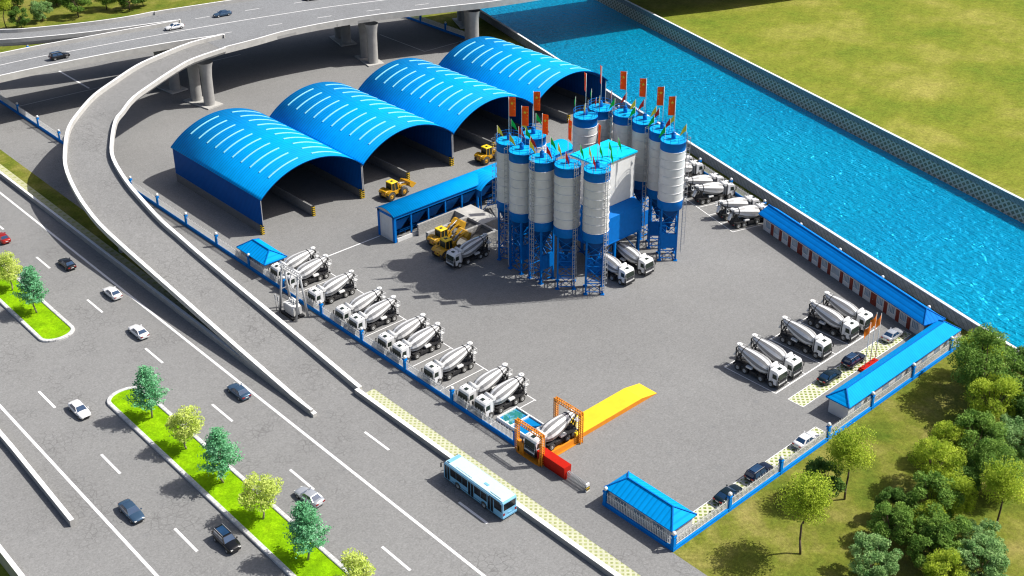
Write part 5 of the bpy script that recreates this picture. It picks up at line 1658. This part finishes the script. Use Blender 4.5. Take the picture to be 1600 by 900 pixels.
def make_tree(kind, seed):
    rnd = random.Random(seed)
    name, cat, leafm, barkm, H = {
        'street_fir': ('street_tree', 'tree', 'bluegreen', 'bark_pale', 8.7), 'street_lime': ('street_tree', 'tree', 'limeyellow', 'bark_pale', 6.6),
        'tall_lime': ('tree', 'tree', 'yellowgreen', 'bark', 10.8), 'round_mid': ('tree', 'tree', 'midgreen', 'bark', 7.5), 'round_dark': ('tree', 'tree', 'darkgreen', 'bark', 6.5),
        'pale': ('tree', 'tree', 'palegreen', 'bark', 6.5), 'big_mixed': ('tree', 'tree', 'midgreen', 'bark', 11.5), 'big_lime': ('tree', 'tree', 'yellowgreen', 'bark', 9.5), 'bush': ('bush', 'bush', 'darkgreen', 'bark', 3.6)}[kind]
    r = tag(empty(name), None, cat, None)
    t = MB(); lf = MB()
    if kind == 'street_fir':
        limb(t, (0, 0, 0), (.05, 0, H*.95), .15, .03, rnd, 5)
        nb = 64
        for i in range(nb):
            f = i / (nb-1)
            z = H * (.27 + .7 * f)
            ln_ = (2.5 * (1 - f)**.75 + .35) * rnd.uniform(.72, 1.12) * (.75 if f < .08 else 1)
            a = i * 2.399 + rnd.uniform(-.3, .3)
            tip = Vector((math.cos(a)*ln_, math.sin(a)*ln_, z + ln_*.22))
            base = Vector((0, 0, z - .25*ln_))
            t.cyl(base, tip, .035, .012, 5, caps=False)
            n = int(26 + 46 * ln_)
            for k in range(n):
                u = rnd.uniform(.3, 1.05)
                sp = .13 + .3 * u * (1.1 - u*.6)
                p = base.lerp(tip, u) + Vector((rnd.gauss(0, sp), rnd.gauss(0, sp), rnd.gauss(0, .12)))
                leaf(lf, p, .17, rnd)
    else:
        par = {'street_lime': (.36, [(0, 0, .66, .31, .33)], 34, 4200, .17), 'tall_lime': (.5, [(0, 0, .75, .165, .25)], 34, 7500, .14),
               'round_mid': (.2, [(0, 0, .56, .4, .42)], 44, 10000, .16), 'round_dark': (.16, [(0, 0, .55, .42, .43)], 40, 9500, .15), 'pale': (.15, [(0, 0, .54, .5, .42)], 46, 10000, .16),
               'big_mixed': (.18, [(0, 0, .56, .38, .42)], 60, 15000, .18), 'big_lime': (.2, [(0, 0, .6, .36, .38)], 50, 12000, .16), 'bush': (.05, [(0, 0, .5, .55, .48)], 26, 3200, .16)}[kind]
        tf, blobs, ncl, nl, ls = par
        limb(t, (0, 0, 0), (rnd.uniform(-.2, .2), rnd.uniform(-.2, .2), H*(tf + .18)), (.013*H if kind == 'tall_lime' else .022*H) if kind != 'bush' else .06, .009*H, rnd, 4)
        cl = []
        cx, cy, cz, cr, ch = blobs[0]
        for i in range(ncl):
            while True:
                v = Vector((rnd.uniform(-1, 1), rnd.uniform(-1, 1), rnd.uniform(-1, 1)))
                if .35 < v.length < 1: break
            v = v.normalized() * (v.length ** .6)
            p = Vector((v.x*cr*H, v.y*cr*H, (cz + v.z*ch*.92)*H))
            if p.z < H*tf*.8: p.z = H*tf*.8 + rnd.uniform(0, .4)
            rad = H * rnd.uniform(.06, .15) * (1.25 if kind in ('street_lime', 'tall_lime') else 1)
            cl.append((p, rad))
            if i % 3 == 0: limb(t, (0, 0, H*(tf + .02 + .12*rnd.random())), p, .0085*H, .003*H, rnd, 2)
        tot = sum(q*q for _, q in cl)
        for p, q in cl:
            for k in range(int(nl * q*q / tot)):
                v = Vector((rnd.gauss(0, 1), rnd.gauss(0, 1), rnd.gauss(0, 1))).normalized()
                d = q * rnd.uniform(.55, 1.08)
                leaf(lf, p + Vector((v.x*d, v.y*d, v.z*d*.8)), ls, rnd)
    t.build('trunk', [barkm], r)
    o = bpy.data.objects.new('crown', lf.mesh('crown', [LEAF[leafm]])); COL.objects.link(o); o.parent = r
    return r
def tree(kind, x, y, label, group, s=1.0, seed=0, z=0.0):
    place(PR, 'tree_%s_%d' % (kind, seed), lambda: make_tree(kind, 11 + seed + len(kind)), (x, y, z), random.uniform(0, 6.28), label, group, s)
GS = 'trees on the central reservations'
for y, k, s, lab in ((69.0, 'street_fir', 1.0, 'blue green street tree nearest the rounded tip of the long reservation'), (59.1, 'street_lime', 1.0, 'lime yellow street tree between the tip tree and the next blue green one'),
                     (49.2, 'street_fir', 1.02, 'blue green street tree in the middle of the long reservation'), (39.3, 'street_lime', 1.02, 'lime yellow street tree left of the silver white saloon'),
                     (29.1, 'street_fir', 1.02, 'blue green street tree in front of the silver white saloon'), (19.2, 'street_lime', 1.0, 'lime yellow street tree cut off by the bottom edge of the photo'),
                     (108.9, 'street_fir', 1.0, 'blue green street tree on the short reservation at the left edge'), (119, 'street_lime', 1.02, 'lime yellow street tree on the short reservation, cut by the left edge'),
                     ):
    tree(k, -34.3, y, lab, GS, s, 1 if y in (49.2, 39.3) else 0, .2)
GT = 'trees on the grass at the bottom right'
for k, x, y, s, sd, lab in (
    ('tall_lime', 11.0, -11.1, 1.1, 0, 'slender yellow green tree nearest the fence corner, long bare trunk'),
    ('tall_lime', 23.8, -8.9, 1.06, 1, 'slender yellow green tree beside the dark round tree near the fence'),
    ('round_dark', 21.7, -6.6, .92, 0, 'small dark round tree close to the fence beside a slender yellow tree'),
    ('big_lime', 34.0, -15.4, .86, 0, 'bushy yellow green tree in the middle of the grass'),
    ('big_mixed', 57.0, -9.6, 1.02, 0, 'large green tree by the end of the long office and the river'),
    ('big_lime', 61.5, -6.5, .92, 1, 'yellow topped tree right at the river wall corner'),
    ('big_lime', 52.0, -14.0, .95, 1, 'yellow green tree in front of the large riverside tree'),
    ('round_dark', 62.5, -12.5, 1.2, 1, 'dark tree against the river at the right edge'),
    ('round_dark', 54.0, -19.5, 1.3, 1, 'dark leafy tree at the right edge below the river'),
    ('round_mid', 43.0, -16.5, 1.1, 1, 'mid green tree behind the bushy yellow one'),
    ('pale', 47.5, -19.2, 1.0, 0, 'pale green tree at the right edge beside the dark leafy one'),
    ('tall_lime', 32.7, -25.3, 1.0, 1, 'slender yellow tree at the right edge of the grass, leaning crown'),
    ('round_dark', 24.3, -15.6, .8, 0, 'dark tree in the thicket, left of its middle'),
    ('round_mid', 20.6, -17.6, .85, 0, 'mid green low tree at the left side of the thicket'),
    ('round_mid', 27.6, -18.8, 1.0, 1, 'mid green tree in the centre of the thicket'),
    ('big_lime', 24.8, -20.2, .6, 0, 'small yellow green tree in the centre of the thicket'),
    ('big_lime', 30.0, -20.2, .75, 1, 'yellow green tree in the thicket, towards the right edge'),
    ('pale', 13.9, -19.2, .88, 1, 'pale green spreading tree at the bottom edge, left of the thicket'),
    ('big_lime', 17.8, -26.2, .62, 1, 'yellow green low tree at the bottom edge of the photo'),
    ('pale', 22.0, -28.6, 1.0, 0, 'large pale green tree in the bottom right corner'),
    ('round_mid', 20.0, -23.2, .8, 0, 'mid green low tree above the bottom edge, right of the pale tree'),
    ('big_mixed', 38.8, -21.5, .72, 0, 'dense green tree at the right edge, above the slender yellow tree'),
    ('round_dark', 35.5, -18.6, .85, 0, 'dark undergrowth tree between the bushy yellow tree and the right edge'),
    ('round_mid', 23.5, -23.0, .95, 1, 'mid green tree in the thicket, left of the small yellow green one'),
    ('pale', 26.0, -26.5, .85, 1, 'pale green tree low in the thicket, right of the bottom yellow tree'),
    ('big_lime', 40.5, -13.8, .7, 0, 'small yellow green tree right of the bushy yellow green one'),
    ('bush', 9.6, -24.0, 1.0, 0, 'low dark bush at the bottom edge of the grass'),
    ):
    tree(k, x, y, lab, GT, s, sd)
GF = 'trees beyond the flyover'
for k, x, y, s, sd, lab in (
    ('tall_lime', 23.6, 264, 1.0, 0, 'slender yellow green tree in the top left corner'),
    ('round_dark', 26.9, 262.0, .95, 1, 'round dark bush like tree at the top left, before the grove'),
    ('pale', 34.1, 264.4, .95, 0, 'pale green tree at the top left, third from the corner'),
    ('round_mid', 43.2, 261, 1.15, 1, 'mid green spreading tree in the top left grove with visible trunk'),
    ('big_mixed', 52.5, 262.6, .8, 0, 'dense green tree in the top left grove'),
    ('round_dark', 57.3, 257.5, 1.15, 0, 'dark green tree at the right end of the top left grove'),
    ('round_mid', 62.0, 258, .9, 0, 'mid green tree at the right end of the grove, next to open grass'),
    ('round_dark', 34.5, 283, 1.3, 0, 'dark tree at the very top left, behind the pale one'),
    ('round_mid', 27.0, 285, 1.3, 0, 'mid green tree at the very top left corner'),
    ('round_dark', 43.4, 276, 1.3, 1, 'dark tree behind the spreading tree of the grove'),
    ('big_mixed', 51.0, 277, .9, 0, 'tall dark tree behind the middle of the grove'),
    ('round_dark', 61.0, 270, 1.2, 1, 'dark tree behind the right end of the grove'),
    ('round_mid', 38.5, 292, 1.3, 1, 'mid green tree furthest back in the grove'),
    ):
    tree(k, x, y, lab, GF, s, sd)
